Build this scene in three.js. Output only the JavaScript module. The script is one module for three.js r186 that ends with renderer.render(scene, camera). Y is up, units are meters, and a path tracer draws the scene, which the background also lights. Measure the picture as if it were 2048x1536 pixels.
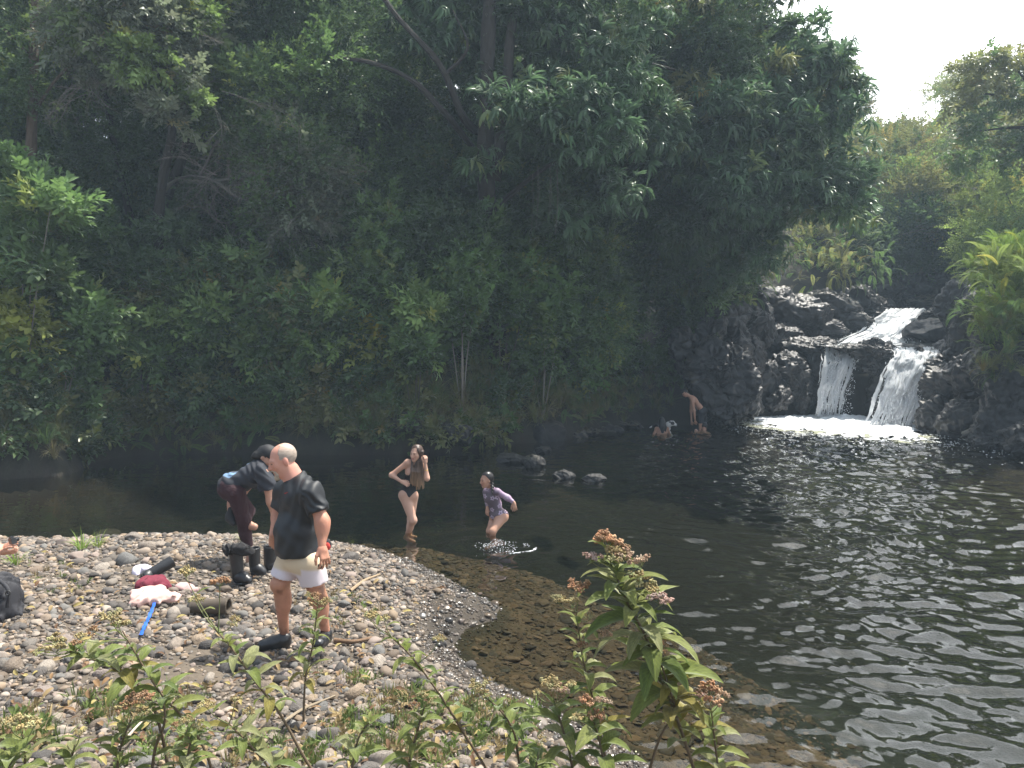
import * as THREE from 'three';
import { mergeGeometries, mergeVertices } from 'three/addons/utils/BufferGeometryUtils.js';

// ---------------------------------------------------------------- camera, sky, sun, exposure
const scene = new THREE.Scene();
const CAM_H = 2.8, F_PX = 1479, PITCH = Math.atan(78 / F_PX);
const camera = new THREE.PerspectiveCamera(2 * Math.atan(768 / F_PX) * 180 / Math.PI, 4 / 3, 0.1, 600);
camera.position.set(0, CAM_H, 0);
camera.rotation.x = -PITCH;
scene.add(camera);
const renderer = new THREE.WebGLRenderer({ antialias: true });
renderer.setSize(1024, 768);
renderer.toneMapping = THREE.LinearToneMapping;
renderer.toneMappingExposure = 1.8;
renderer.shadowMap.enabled = true;
const SUN_DIR = new THREE.Vector3(0.30, 0.87, -0.39).normalize();
{
  const W = 512, H = 256, d = new Float32Array(W * H * 4);
  for (let j = 0; j < H; j++) for (let i = 0; i < W; i++) {
    const el = ((j + 0.5) / H - 0.5) * Math.PI, az = ((i + 0.5) / W - 0.5) * 2 * Math.PI;
    const x = Math.cos(el) * Math.cos(az), y = Math.sin(el), z = Math.cos(el) * Math.sin(az);
    const c = Math.max(-1, Math.min(1, x * SUN_DIR.x + y * SUN_DIR.y + z * SUN_DIR.z)), a = Math.acos(c);
    const front = 0.5 + 0.5 * (x * SUN_DIR.x + z * SUN_DIR.z) / Math.hypot(SUN_DIR.x, SUN_DIR.z) / Math.max(0.2, Math.hypot(x, z)), haze = Math.exp(-Math.max(0, y) * 1.4) * (0.28 + 3.6 * Math.min(1, Math.max(0, front)) ** 3), glow = 0.40 * Math.exp(-a * a / 0.5), near = 3 * Math.exp(-a * a / 0.045);
    const o = (j * W + i) * 4;
    d[o] = 0.20 + 0.80 * haze + 0.97 * glow + near;
    d[o + 1] = 0.27 + 0.80 * haze + 0.93 * glow + 0.96 * near;
    d[o + 2] = 0.38 + 0.79 * haze + 0.86 * glow + 0.88 * near;
    d[o + 3] = 1;
  }
  const sky = new THREE.DataTexture(d, W, H, THREE.RGBAFormat, THREE.FloatType);
  sky.mapping = THREE.EquirectangularReflectionMapping;
  sky.magFilter = sky.minFilter = THREE.LinearFilter;
  sky.needsUpdate = true;
  scene.background = sky;
  scene.environment = sky;
}
const sun = new THREE.DirectionalLight(new THREE.Color(1, 0.95, 0.86), 5);
sun.name = 'sun';
sun.position.copy(SUN_DIR).multiplyScalar(80);
sun.target.position.set(0, 0, -15);
sun.castShadow = true;
sun.shadow.mapSize.set(4096, 4096);
Object.assign(sun.shadow.camera, { left: -45, right: 45, top: 45, bottom: -45, near: 1, far: 180 });
scene.add(sun, sun.target);
scene.fog = new THREE.FogExp2(new THREE.Color(0.66, 0.84, 1.0), 0.0019);

// ---------------------------------------------------------------- helpers
const rng = (seed) => () => { seed = (seed + 0x6d2b79f5) | 0; let t = Math.imul(seed ^ (seed >>> 15), 1 | seed); t = (t + Math.imul(t ^ (t >>> 7), 61 | t)) ^ t; return ((t ^ (t >>> 14)) >>> 0) / 4294967296; };
const V = (x, y, z) => new THREE.Vector3(x, y, z);
const clamp = (x, a = 0, b = 1) => Math.min(b, Math.max(a, x));
const sstep = (a, b, x) => { const t = clamp((x - a) / (b - a)); return t * t * (3 - 2 * t); };
const mix = (a, b, t) => a + (b - a) * t;
const hash = (x, y, z) => { let h = Math.imul(x, 374761393) + Math.imul(y, 668265263) + Math.imul(z, 2147483647 ^ 0x5bd1e995); h = Math.imul(h ^ (h >>> 13), 1274126177); h ^= h >>> 16; return (h >>> 0) / 4294967296; };
function noise(x, y = 0, z = 0) {                                     // value noise, -1 to 1
  const X = Math.floor(x), Y = Math.floor(y), Z = Math.floor(z);
  let u = x - X, v = y - Y, w = z - Z;
  u = u * u * (3 - 2 * u); v = v * v * (3 - 2 * v); w = w * w * (3 - 2 * w);
  const l = (a, b, t) => a + (b - a) * t;
  return 2 * l(l(l(hash(X, Y, Z), hash(X + 1, Y, Z), u), l(hash(X, Y + 1, Z), hash(X + 1, Y + 1, Z), u), v),
    l(l(hash(X, Y, Z + 1), hash(X + 1, Y, Z + 1), u), l(hash(X, Y + 1, Z + 1), hash(X + 1, Y + 1, Z + 1), u), v), w) - 1;
}
function fbm(x, y, z, o = 4) { let s = 0, a = 0.5; for (let i = 0; i < o; i++) { s += a * noise(x, y, z); x = x * 2.03 + 17.1; y = y * 2.03 + 3.7; z = z * 2.03 + 9.2; a *= 0.5; } return s; }
function worley(x, y, z) {                                            // [nearest, second nearest, id]
  const X = Math.floor(x), Y = Math.floor(y), Z = Math.floor(z);
  let a = 9, b = 9, id = 0;
  for (let i = -1; i < 2; i++) for (let j = -1; j < 2; j++) for (let k = -1; k < 2; k++) {
    const p = X + i, q = Y + j, r = Z + k, dx = p + hash(p, q, r) - x, dy = q + hash(p + 71, q, r) - y, dz = r + hash(p, q + 57, r) - z, d = dx * dx + dy * dy + dz * dz;
    if (d < a) { b = a; a = d; id = hash(p, q, r + 33); } else if (d < b) b = d;
  }
  return [Math.sqrt(a), Math.sqrt(b), id];
}
// a pixel of the 2048 x 1536 photograph as a point at forward distance D, or on the level y
function at(px, py, D) {
  const u = (px - 1024) / F_PX, v = (768 - py) / F_PX, c = Math.cos(PITCH), s = Math.sin(PITCH);
  const y = v * c - s, z = v * s + c, k = D / z;
  return V(u * k, CAM_H + y * k, -D);
}
function onY(px, py, Y = 0) {
  const v = (768 - py) / F_PX, c = Math.cos(PITCH), s = Math.sin(PITCH), y = v * c - s, z = v * s + c;
  return at(px, py, (Y - CAM_H) / y * z);
}
function tag(o, label, category, group, kind) {
  if (label) o.userData.label = label;
  if (category) o.userData.category = category;
  if (group) o.userData.group = group;
  if (kind) o.userData.kind = kind;
  return o;
}
const used = {};
function numbered(name) { const n = used[name] = (used[name] ?? -1) + 1; return n ? name + '_' + String(n).padStart(3, '0') : name; }
function mesh(name, geo, mat, parent) {
  const m = new THREE.Mesh(geo, mat);
  m.name = parent ? name : numbered(name);
  m.castShadow = m.receiveShadow = true;
  (parent ?? scene).add(m);
  return m;
}
function group(name, label, category, pos, grp) {
  const g = new THREE.Group(); g.name = numbered(name); scene.add(g);
  if (pos) g.position.copy(pos);
  return tag(g, label, category, grp);
}
const lin = (r, g, b) => new THREE.Color().setRGB(r, g, b);
function std(color, o = {}) { const m = new THREE.MeshStandardMaterial({ roughness: 0.85, ...o }); m.color.setRGB(...color); return m; }
function phys(color, o = {}) { const m = new THREE.MeshPhysicalMaterial({ roughness: 0.85, ...o }); m.color.setRGB(...color); return m; }
function geo(pos, idx, uv) {
  const g = new THREE.BufferGeometry();
  g.setAttribute('position', new THREE.BufferAttribute(pos instanceof Float32Array ? pos : new Float32Array(pos), 3));
  if (uv) g.setAttribute('uv', new THREE.BufferAttribute(uv instanceof Float32Array ? uv : new Float32Array(uv), 2));
  if (idx) g.setIndex(idx);
  g.computeVertexNormals();
  return g;
}
function paint(g, f) {                                                // own colour per vertex (linear), plus painted depth shade on the pool bed
  const p = g.attributes.position, n = g.attributes.normal, c = new Float32Array(p.count * 3);
  for (let i = 0; i < p.count; i++) { const r = f(p.getX(i), p.getY(i), p.getZ(i), n.getX(i), n.getY(i), n.getZ(i)); c[i * 3] = r[0]; c[i * 3 + 1] = r[1]; c[i * 3 + 2] = r[2]; }
  g.setAttribute('color', new THREE.BufferAttribute(c, 3));
  return g;
}
function noiseTex(n, f, srgb = false) {                               // f(u, v) -> grey or [r, g, b], 0 to 1
  const d = new Uint8Array(n * n * 4);
  for (let j = 0; j < n; j++) for (let i = 0; i < n; i++) {
    const c = f(i / n, j / n), o = (j * n + i) * 4;
    if (typeof c === 'number') d[o] = d[o + 1] = d[o + 2] = clamp(c) * 255; else { d[o] = clamp(c[0]) * 255; d[o + 1] = clamp(c[1]) * 255; d[o + 2] = clamp(c[2]) * 255; }
    d[o + 3] = 255;
  }
  const t = new THREE.DataTexture(d, n, n);
  t.wrapS = t.wrapT = THREE.RepeatWrapping; t.magFilter = THREE.LinearFilter; t.minFilter = THREE.LinearMipmapLinearFilter;
  if (srgb) t.colorSpace = THREE.SRGBColorSpace;
  t.needsUpdate = true;
  return t;
}
function tileFbm(u, v, s, o, seed = 0) {                              // tiling noise on the unit square
  let a = 0, k = 0.5;
  for (let i = 0; i < o; i++) {
    const X = u * s, Y = v * s, x0 = Math.floor(X), y0 = Math.floor(Y); let p = X - x0, q = Y - y0; p = p * p * (3 - 2 * p); q = q * q * (3 - 2 * q);
    const h = (x, y) => hash(((x % s) + s) % s, ((y % s) + s) % s, seed + i * 13);
    a += k * (mix(mix(h(x0, y0), h(x0 + 1, y0), p), mix(h(x0, y0 + 1), h(x0 + 1, y0 + 1), p), q) * 2 - 1);
    s *= 2; k *= 0.5;
  }
  return a;
}
const grainTex = noiseTex(512, (u, v) => 0.5 + 0.6 * tileFbm(u, v, 16, 6, 3));
const M4 = () => new THREE.Matrix4();
const UPV = V(0, 1, 0);
// a tapered, slightly crooked limb along points
function limb(pts, r0, r1, sides = 7, seg = 6, wob = 0.12, seed = 1) {
  const curve = new THREE.CatmullRomCurve3(pts), n = Math.max(2, (pts.length - 1) * seg), pos = [], uv = [], idx = [];
  const fr = curve.computeFrenetFrames(n, false), L = curve.getLength();
  for (let i = 0; i <= n; i++) {
    const t = i / n, c = curve.getPoint(t), r = mix(r0, r1, Math.pow(t, 0.8));
    for (let k = 0; k <= sides; k++) {
      const a = (k % sides) / sides * Math.PI * 2, q = r * (1 + wob * noise(Math.cos(a) * 2 + seed * 7, Math.sin(a) * 2, t * L * 3));
      const d = fr.normals[i].clone().multiplyScalar(Math.cos(a) * q).addScaledVector(fr.binormals[i], Math.sin(a) * q);
      pos.push(c.x + d.x, c.y + d.y, c.z + d.z); uv.push(k / sides, t * L);
    }
  }
  for (let i = 0; i < n; i++) for (let k = 0; k < sides; k++) { const a = i * (sides + 1) + k, b = a + sides + 1; idx.push(a, a + 1, b, b, a + 1, b + 1); }
  const e = pos.length / 3, end = curve.getPoint(1); pos.push(end.x, end.y, end.z); uv.push(0, L);
  for (let k = 0; k < sides; k++) idx.push(n * (sides + 1) + k, n * (sides + 1) + k + 1, e);
  return geo(pos, idx, uv);
}
function icosphere(detail) { const g = new THREE.IcosahedronGeometry(1, detail); g.deleteAttribute('uv'); g.deleteAttribute('normal'); return mergeVertices(g, 1e-5); }
function deform(g, f) { const p = g.attributes.position, v = V(); for (let i = 0; i < p.count; i++) { v.fromBufferAttribute(p, i); f(v); p.setXYZ(i, v.x, v.y, v.z); } g.computeVertexNormals(); return g; }
function instanced(name, g, mat, mats, colors, parent) {
  const m = new THREE.InstancedMesh(g, mat, mats.length); m.name = parent ? name : numbered(name);
  mats.forEach((x, i) => m.setMatrixAt(i, x));
  if (colors) colors.forEach((c, i) => m.setColorAt(i, c));
  m.castShadow = m.receiveShadow = true;
  (parent ?? scene).add(m);
  return m;
}

// ---------------------------------------------------------------- ground: gravel bar, pool bed, banks and hillside in one sheet
const wl = (list) => list.map(([px, py]) => { const p = onY(px, py, 0); return [p.x, -p.z]; });
const NEAR = [[-120, 12.5], [-14, 10.6], ...wl([[0, 1090], [250, 1084], [500, 1082], [700, 1092], [780, 1110], [850, 1135], [930, 1180], [1000, 1215], [985, 1240], [930, 1258], [905, 1290], [925, 1325], [985, 1365], [1060, 1400], [1160, 1450], [1270, 1510], [1330, 1560]]), [2.4, 3.6], [5, 2.4], [12, 1], [120, -2], [120, -60], [-120, -60]];
const FAR = [[-120, 13], [-14, 14.4], ...wl([[0, 962], [130, 950], [190, 925], [260, 912], [450, 908], [700, 912], [900, 908], [1000, 893], [1100, 882], [1200, 866], [1300, 852], [1400, 850], [1480, 842]]), [9.6, 28.6], [12, 30], [15, 28], [14.4, 25], [13.6, 22], [13.0, 18.5], [13.4, 14], [15, 8], [20, 2], [40, -2], [120, -6], [120, 260], [-120, 260]];
function sdPoly(poly, x, y) {                                         // positive inside
  let d = 1e9, inside = false;
  for (let i = 0, j = poly.length - 1; i < poly.length; j = i++) {
    const [ax, ay] = poly[i], [bx, by] = poly[j], ex = bx - ax, ey = by - ay, wx = x - ax, wy = y - ay, t = clamp((wx * ex + wy * ey) / (ex * ex + ey * ey));
    d = Math.min(d, (wx - ex * t) ** 2 + (wy - ey * t) ** 2);
    if ((ay > y) !== (by > y) && x < (bx - ax) * (y - ay) / (by - ay) + ax) inside = !inside;
  }
  return Math.sqrt(d) * (inside ? 1 : -1);
}
const CHANNEL = [[12.6, 25], [14.2, 28.5], [16, 31.5], [18, 35], [20.5, 41], [24, 50], [30, 66]];
function channel(x, D) {
  let best = 1e9, floor = 0;
  for (let i = 0; i + 1 < CHANNEL.length; i++) {
    const [ax, ay] = CHANNEL[i], [bx, by] = CHANNEL[i + 1], ex = bx - ax, ey = by - ay, t = clamp(((x - ax) * ex + (D - ay) * ey) / (ex * ex + ey * ey)), d = Math.hypot(x - ax - ex * t, D - ay - ey * t);
    if (d < best) { best = d; const Y = [-0.8, 1.6, 2.0, 3.6, 5.4, 8, 14]; floor = mix(Y[i], Y[i + 1], t); }
  }
  return [best, floor];
}
function groundH(x, D) {
  const sn = sdPoly(NEAR, x, D), sf = sdPoly(FAR, x, D);
  if (sf > -0.4 && sf > sn) {
    const rough = fbm(x * 0.5, 7, D * 0.5, 4);
    let h = -0.5 + 2.3 * sstep(-0.4, 1.5, sf + rough * 0.5) + (0.42 - 0.38 * sstep(11, 15, x) * sstep(27, 21, D)) * Math.max(0, sf - 1.2) + rough * 0.5 * sstep(0, 2, sf);
    if (sf > 26) h -= 0.4 * (sf - 26);
    h += 3.0 * Math.exp(-((x - 8.6) ** 2 + (D - 31.5) ** 2) / 10);
    h += 8.5 * sstep(33, 58, D) * sstep(8, 26, x) + 2.6 * sstep(13.5, 17, x) * sstep(44, 24, D) * sstep(12, 17, D);
    const [c, f] = channel(x, D);
    return mix(f + rough * 0.3, h, sstep(1.6, 6, c));
  }
  if (sn > 0) {
    const lump = fbm(x * 0.9, 3, D * 0.9, 3);
    return 0.42 * (1 - Math.exp(-sn * 1.25)) + 0.03 * sn * sstep(0, 4, sn) + lump * 0.09 * sstep(0, 0.8, sn) + 0.75 * sstep(4.6, 1.2, D) + 0.02 * noise(x * 6, 1, D * 6) * sstep(0, 0.3, sn) + 0.25 * sstep(-3.4, -6, x) * sstep(9, 6, D);
  }
  const w = Math.min(-sn, -sf * 0.7 + 0.2), lump = fbm(x * 0.7, 11, D * 0.7, 3);
  return -0.32 * (1 - Math.exp(-w / 0.9)) - 2.6 * sstep(0.8, 6.5, w) - 0.5 * sstep(0.4, 1.6, w) * sstep(-1.2, -3.5, x) + lump * 0.12 * sstep(0, 1.5, w);
}
const onGround = (px, py) => {                                        // where a pixel's ray meets the ground
  let lo = 2.5, hi = 60;
  for (let D = 2.5; D < 60; D *= 1.03) { const p = at(px, py, D); if (p.y < groundH(p.x, D)) { hi = D; break; } lo = D; }
  for (let i = 0; i < 18; i++) { const m = (lo + hi) / 2, p = at(px, py, m); if (p.y < groundH(p.x, m)) hi = m; else lo = m; }
  return at(px, py, hi);
};
const gravelTex = noiseTex(1024, (u, v) => { const n = tileFbm(u, v, 8, 7, 5), g = tileFbm(u, v, 64, 3, 9); return [0.72 + 0.26 * n + 0.22 * g, 0.72 + 0.24 * n + 0.22 * g, 0.72 + 0.22 * n + 0.22 * g]; });
const ground = (() => {
  const NX = 380, ND = 420, pos = new Float32Array((NX + 1) * (ND + 1) * 3), uv = new Float32Array((NX + 1) * (ND + 1) * 2), idx = [];
  const sx = (t) => -1.2 + 2.3 * Math.sinh(4.4 * t) , sd = (t) => 7.6 + 2.3 * Math.sinh(4.6 * t);
  for (let j = 0, o = 0; j <= ND; j++) for (let i = 0; i <= NX; i++, o++) {
    const x = sx(i / NX * 2 - 1), D = sd(j / ND * 1.64 - 0.64), p = o * 3;
    pos[p] = x; pos[p + 1] = groundH(x, D); pos[p + 2] = -D; uv[o * 2] = x; uv[o * 2 + 1] = D;
  }
  for (let j = 0; j < ND; j++) for (let i = 0; i < NX; i++) { const a = j * (NX + 1) + i, b = a + NX + 1; idx.push(a, a + 1, b, a + 1, b + 1, b); }
  const g = geo(pos, idx, uv);
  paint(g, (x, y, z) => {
    const D = -z, sn = sdPoly(NEAR, x, D), n = fbm(x * 1.3, 2, D * 1.3, 4) * 0.5 + 0.5, m = fbm(x * 5, 8, D * 5, 3);
    if (sn > -0.15 && y < 2.4 && D < 16) { const wet = sstep(0.32, 0.06, y + m * 0.06), k = (0.75 + 0.5 * n + 0.3 * m) * (1 - 0.62 * wet); return [0.135 * k, 0.108 * k, 0.080 * k]; }
    if (y > 0.05) { const k = 0.6 + 0.8 * n; return [0.035 * k, 0.032 * k, 0.02 * k]; }
    const deep = sstep(-0.1, -1.2, y), k = (0.7 + 0.6 * n + 0.3 * m) * (1 - 0.72 * sstep(10.5, 14, D));  // bed painted darker with depth and distance, for light the water would absorb
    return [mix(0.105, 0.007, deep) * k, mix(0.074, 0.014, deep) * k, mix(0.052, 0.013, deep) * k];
  });
  gravelTex.repeat.set(1 / 1.7, 1 / 1.7);
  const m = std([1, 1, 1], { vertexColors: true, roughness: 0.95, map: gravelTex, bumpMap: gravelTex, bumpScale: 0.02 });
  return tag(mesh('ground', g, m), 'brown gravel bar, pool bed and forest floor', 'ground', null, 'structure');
})();

// ---------------------------------------------------------------- stones: the largest singly, the rest as one mass
const pebbleGeos = [0, 1, 2, 3, 4, 5, 6, 7].map((s) => {
  const g = icosphere(s < 4 ? 3 : 2), r = rng(900 + s), sc = V(1, 0.5 + 0.3 * r(), 0.7 + 0.25 * r());
  const planes = Array.from({ length: 7 }, () => [V(r() - 0.5, r() - 0.5, r() - 0.5).normalize(), 0.62 + 0.3 * r()]);
  return deform(g, (v) => {
    let k = 1; for (const [n, d] of planes) { const c = v.dot(n); if (c > 0.05) { const lim = d / c; k = Math.min(k, lim) * 0.8 + Math.min(1, lim, k) * 0.2; } }
    k *= 1 + 0.13 * noise(v.x * 2 + s * 9, v.y * 2, v.z * 2) + 0.05 * noise(v.x * 6, v.y * 6 + s, v.z * 6);
    v.multiplyScalar(k).multiply(sc);
  });
});
const stoneTex = noiseTex(256, (u, v) => 0.5 + 0.7 * tileFbm(u, v, 12, 5, 21));
pebbleGeos.forEach((g) => { const p = g.attributes.position, uv = new Float32Array(p.count * 2); for (let i = 0; i < p.count; i++) { uv[i * 2] = p.getX(i) + p.getY(i) * 0.6; uv[i * 2 + 1] = p.getZ(i) - p.getY(i) * 0.7; } g.setAttribute('uv', new THREE.BufferAttribute(uv, 2)); });
const STONE_COLORS = [[0.21, 0.195, 0.18], [0.26, 0.235, 0.215], [0.31, 0.27, 0.235], [0.14, 0.13, 0.125], [0.37, 0.335, 0.30], [0.23, 0.19, 0.155], [0.175, 0.178, 0.18], [0.28, 0.24, 0.225], [0.085, 0.082, 0.082], [0.33, 0.265, 0.20]];
const stoneMats = STONE_COLORS.map((q) => q.map((x, i) => x * [0.8, 0.76, 0.71][i])).map((c) => std(c, { roughness: 0.82, map: noiseTex(128, (u, v) => 0.86 + 0.3 * tileFbm(u, v, 8, 5, Math.round(c[0] * 500))), bumpMap: stoneTex, bumpScale: 0.004 }));
{
  const r = rng(41), list = [];
  const visible = (p) => p.z < -2.4 && Math.abs(p.x) < -p.z * 0.73 + 0.4;
  for (let tries = 0; list.length < 60000 && tries < 700000; tries++) {
    const D = 3.2 + 9.4 * Math.pow(r(), 0.75), x = (r() * 2 - 1) * (D * 0.72 + 0.5), sn = sdPoly(NEAR, x, D);
    if (sn < -5 || (sn < 0 && r() > 0.38 * sstep(-5, -0.8, sn))) continue;
    const patch = fbm(x * 0.8, 5, D * 0.8, 3);
    if (sn > 0.7 && r() > 0.80 + 1.5 * patch) continue;
    let s = 0.008 + 0.015 * Math.pow(r(), 2.2) + (r() < 0.2 ? 0.024 * r() : 0) + (r() < 0.045 ? 0.05 * r() : 0);
    if (sn < 0.5) s *= 0.75;
    const p = V(x, groundH(x, D), -D);
    if (!visible(p)) continue;
    if (sn < -0.15) s *= 1.6;
    list.push({ p, s, sn });
  }
  const big = [[45, 1222, 26], [212, 1076, 60], [300, 1098, 34], [205, 1140, 44], [255, 1128, 44], [52, 1205, 30], [270, 1078, 40], [320, 1095, 40], [700, 1120, 44], [720, 1105, 30], [885, 1290, 22], [940, 1335, 26], [1010, 1345, 26], [60, 1290, 40], [110, 1445, 44], [140, 1405, 40], [35, 1460, 50], [85, 1390, 44], [230, 1335, 36], [690, 1310, 34], [650, 1365, 36], [930, 1175, 14], [760, 1165, 28], [610, 1335, 26], [370, 1430, 40], [180, 1500, 46], [420, 1360, 34], [505, 1360, 40], [640, 1125, 40], [655, 1110, 30], [530, 1400, 34], [770, 1535, 66], [60, 1365, 30], [150, 1335, 30], [740, 1405, 30], [300, 1350, 28], [420, 1180, 24]];
  for (const [px, py, w] of big) { const p = onGround(px, py), s = w / 2.1 / F_PX * -p.z; list.push({ p, s, sn: sdPoly(NEAR, p.x, -p.z), keep: 1 }); }
  const show = (e) => e.s / -e.p.z * (e.sn < -0.1 ? 0.3 : 1) + (e.keep ? 1 : 0);
  list.sort((a, b) => show(b) - show(a));
  const pm = M4(), q = new THREE.Quaternion(), e = new THREE.Euler(), place = (o) => {
    e.set((r() - 0.5) * 0.6, r() * 6.28, (r() - 0.5) * 0.6); q.setFromEuler(e);
    const k = o.s * (0.8 + 0.4 * r()), fl = o.sn < -0.1 ? 0.45 : 1;
    return M4().compose(V(o.p.x, o.p.y + o.s * (o.keep ? 0.22 : 0.12 + 0.15 * r()), o.p.z), q, V(k, k * fl, k));
  };
  const wetOf = (o) => sstep(0.26, 0.07, o.p.y);
  list.slice(0, 295).forEach((o, i) => {
    const ci = o.keep ? [1, 2, 0, 4, 6, 3, 2, 7][i % 8] : Math.floor(r() * 10);
    const m = mesh(i ? 'stone_' + String(i).padStart(3, '0') : 'stone', pebbleGeos[Math.floor(r() * 4)], stoneMats[wetOf(o) > 0.5 ? 8 : ci], ground);
    place(o).decompose(m.position, m.quaternion, m.scale);
  });
  const buckets = [...pebbleGeos, ...pebbleGeos.slice(0, 4)].map(() => [[], []]);
  for (const o of list.slice(295)) {
    const b = buckets[o.p.y > -0.02 && wetOf(o) > 0.35 ? 8 + Math.floor(r() * 4) : Math.floor(r() * 8)], c = STONE_COLORS[Math.floor(r() * 10)], k = (0.40 + 0.55 * r()) * (1 - 0.62 * wetOf(o)), u = o.p.y < -0.02 ? [1.25, 0.98, 0.80] : [1.05, 0.97, 0.88];
    b[0].push(place(o)); b[1].push(lin(c[0] * k * u[0], c[1] * k * u[1], c[2] * k * u[2]));
  }
  const dry = std([1, 1, 1], { roughness: 0.85 }), wet = std([1, 1, 1], { roughness: 0.28 });
  buckets.forEach((b, i) => { if (b[0].length) tag(instanced(i ? 'pebbles_' + String(i).padStart(3, '0') : 'pebbles', pebbleGeos[i % 8], i < 8 ? dry : wet, b[0], b[1], ground), null, null, null, 'stuff'); });
}

// ---------------------------------------------------------------- water
const FALLS = [[12.2, 26.6], [13.9, 24.6]];
function waterH(x, D) {
  const f = Math.min(Math.hypot(x - FALLS[0][0], D - FALLS[0][1]), Math.hypot(x - FALLS[1][0], D - FALLS[1][1]));
  const az = x / D, right = sstep(-0.06, 0.30, az + 0.05 * noise(x * 0.3, 1, D * 0.3)) , near = Math.exp(-f / 7);
  const bare = sstep(0.2, -0.05, az) * sstep(9, 6, D);
  let k = 0.15 + 1.35 * right + 1.6 * near; k *= 1 - 0.55 * bare;
  const wx = x + 0.4 * noise(x * 0.5, 4, D * 0.5), wd = D + 0.4 * noise(x * 0.5, 9, D * 0.5);
  k *= 1 + 0.45 * sstep(8, 12, D) * right;
  let h = 0;
  h += 0.016 * noise(wx * 1.9, 0, wd * 3.0) * (0.6 + near);
  h += 0.013 * noise(wx * 3.9 + 5, 2, wd * 6.8);
  h += 0.0062 * noise(wx * 7.8 + 9, 4, wd * 13.5);
  h += 0.0026 * noise(wx * 16, 6, wd * 26);
  const gx = x + 0.42, gd = D - 10.3, g = Math.hypot(gx, gd * 1.0);
  return h * k + 0.020 * Math.sin(g * 13 - 2) * Math.exp(-g * 1.6) + 0.006 * Math.sin(Math.hypot(x + 1.42, D - 10.45) * 20) * Math.exp(-Math.hypot(x + 1.42, D - 10.45) * 2.2);
}
{
  const NA = 720, NR = 540, pos = new Float32Array((NA + 1) * (NR + 1) * 3), idx = [];
  for (let j = 0, o = 0; j <= NR; j++) for (let i = 0; i <= NA; i++, o += 3) {
    const R = 3.2 * Math.pow(46 / 3.2, j / NR), a = (i / NA - 0.5) * 1.9, x = Math.sin(a) * R, D = Math.cos(a) * R;
    pos[o] = x; pos[o + 1] = waterH(x, D); pos[o + 2] = -D;
  }
  for (let j = 0; j < NR; j++) for (let i = 0; i < NA; i++) { const a = j * (NA + 1) + i, b = a + NA + 1; idx.push(a, a + 1, b, a + 1, b + 1, b); }
  const g = geo(pos, idx);
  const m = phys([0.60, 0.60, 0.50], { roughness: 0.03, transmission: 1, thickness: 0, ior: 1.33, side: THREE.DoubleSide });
  tag(mesh('pool_water', g, m), 'dark rippled pool of stream water', 'water', null, 'structure');
}

// ---------------------------------------------------------------- lava rock and boulders
const rockTex = noiseTex(512, (u, v) => 0.5 + 0.75 * tileFbm(u, v, 10, 6, 77));
const rockMat = std([1, 1, 1], { vertexColors: true, roughness: 0.5, bumpMap: rockTex, bumpScale: 0.02 });
const dryRockMat = std([1, 1, 1], { vertexColors: true, roughness: 0.7, bumpMap: rockTex, bumpScale: 0.015 });
// a lump of lava: cut by planes, cracked into knobs; c = centre, r = half sizes (m)
function lava(c, r, seed, detail = 26, cell = 0.42, knob = 0.10, tint = 1) {
  const R = rng(seed), planes = Array.from({ length: 9 }, () => [V(R() - 0.5, (R() - 0.5) * 0.9, R() - 0.5).normalize(), 0.66 + 0.26 * R()]);
  const g = icosphere(detail), rm = (r[0] + r[1] + r[2]) / 3;
  deform(g, (v) => {
    let k = 1; for (const [n, d] of planes) { const a = v.dot(n); if (a > 0.05) k = Math.min(k, d / a); }
    const nx = v.x, ny = v.y, nz = v.z;
    v.multiplyScalar(k); v.set(v.x * r[0] + c.x, v.y * r[1] + c.y, v.z * r[2] + c.z);
    const wx = v.x + 0.3 * noise(v.x * 1.3, v.y * 1.3, v.z * 1.3), wy = v.y + 0.3 * noise(v.x * 1.3 + 9, v.y * 1.3, v.z * 1.3), wz = v.z;
    const [a, b, id] = worley(wx / cell, wy / (cell * 0.8), wz / cell), [a2, b2, id2] = worley(wx / cell * 2.7, wy / cell * 2.7, wz / cell * 2.7);
    const e1 = sstep(0, 0.22, b - a), e2 = sstep(0, 0.25, b2 - a2);
    let d = knob * (1.5 * (id - 0.5) * e1 - 0.35 * (1 - e1)) + knob * 0.75 * (1.3 * (id2 - 0.5) * e2 - 0.4 * (1 - e2));
    d += 0.20 * rm * fbm(v.x / rm * 1.1, v.y / rm * 1.1 + seed, v.z / rm * 1.1, 3) + 0.5 * knob * (Math.abs(noise(v.x * 2.1 + v.y * 1.5, v.y * 3.3 - v.x, v.z * 2.1)) - 0.35) + 0.02 * fbm(v.x * 8, v.y * 8, v.z * 8, 3);
    v.x += nx * d; v.y += ny * d; v.z += nz * d;
  });
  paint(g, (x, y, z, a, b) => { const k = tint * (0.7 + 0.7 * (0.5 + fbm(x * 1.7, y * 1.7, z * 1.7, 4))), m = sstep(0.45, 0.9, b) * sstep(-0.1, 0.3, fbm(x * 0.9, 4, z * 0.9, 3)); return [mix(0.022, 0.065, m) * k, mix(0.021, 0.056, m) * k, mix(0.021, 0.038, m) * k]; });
  const p = g.attributes.position, uv = new Float32Array(p.count * 2); for (let i = 0; i < p.count; i++) { uv[i * 2] = p.getX(i) * 0.8 + p.getZ(i) * 0.5; uv[i * 2 + 1] = p.getY(i) + p.getZ(i) * 0.4; }
  g.setAttribute('uv', new THREE.BufferAttribute(uv, 2));
  return g;
}
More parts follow.
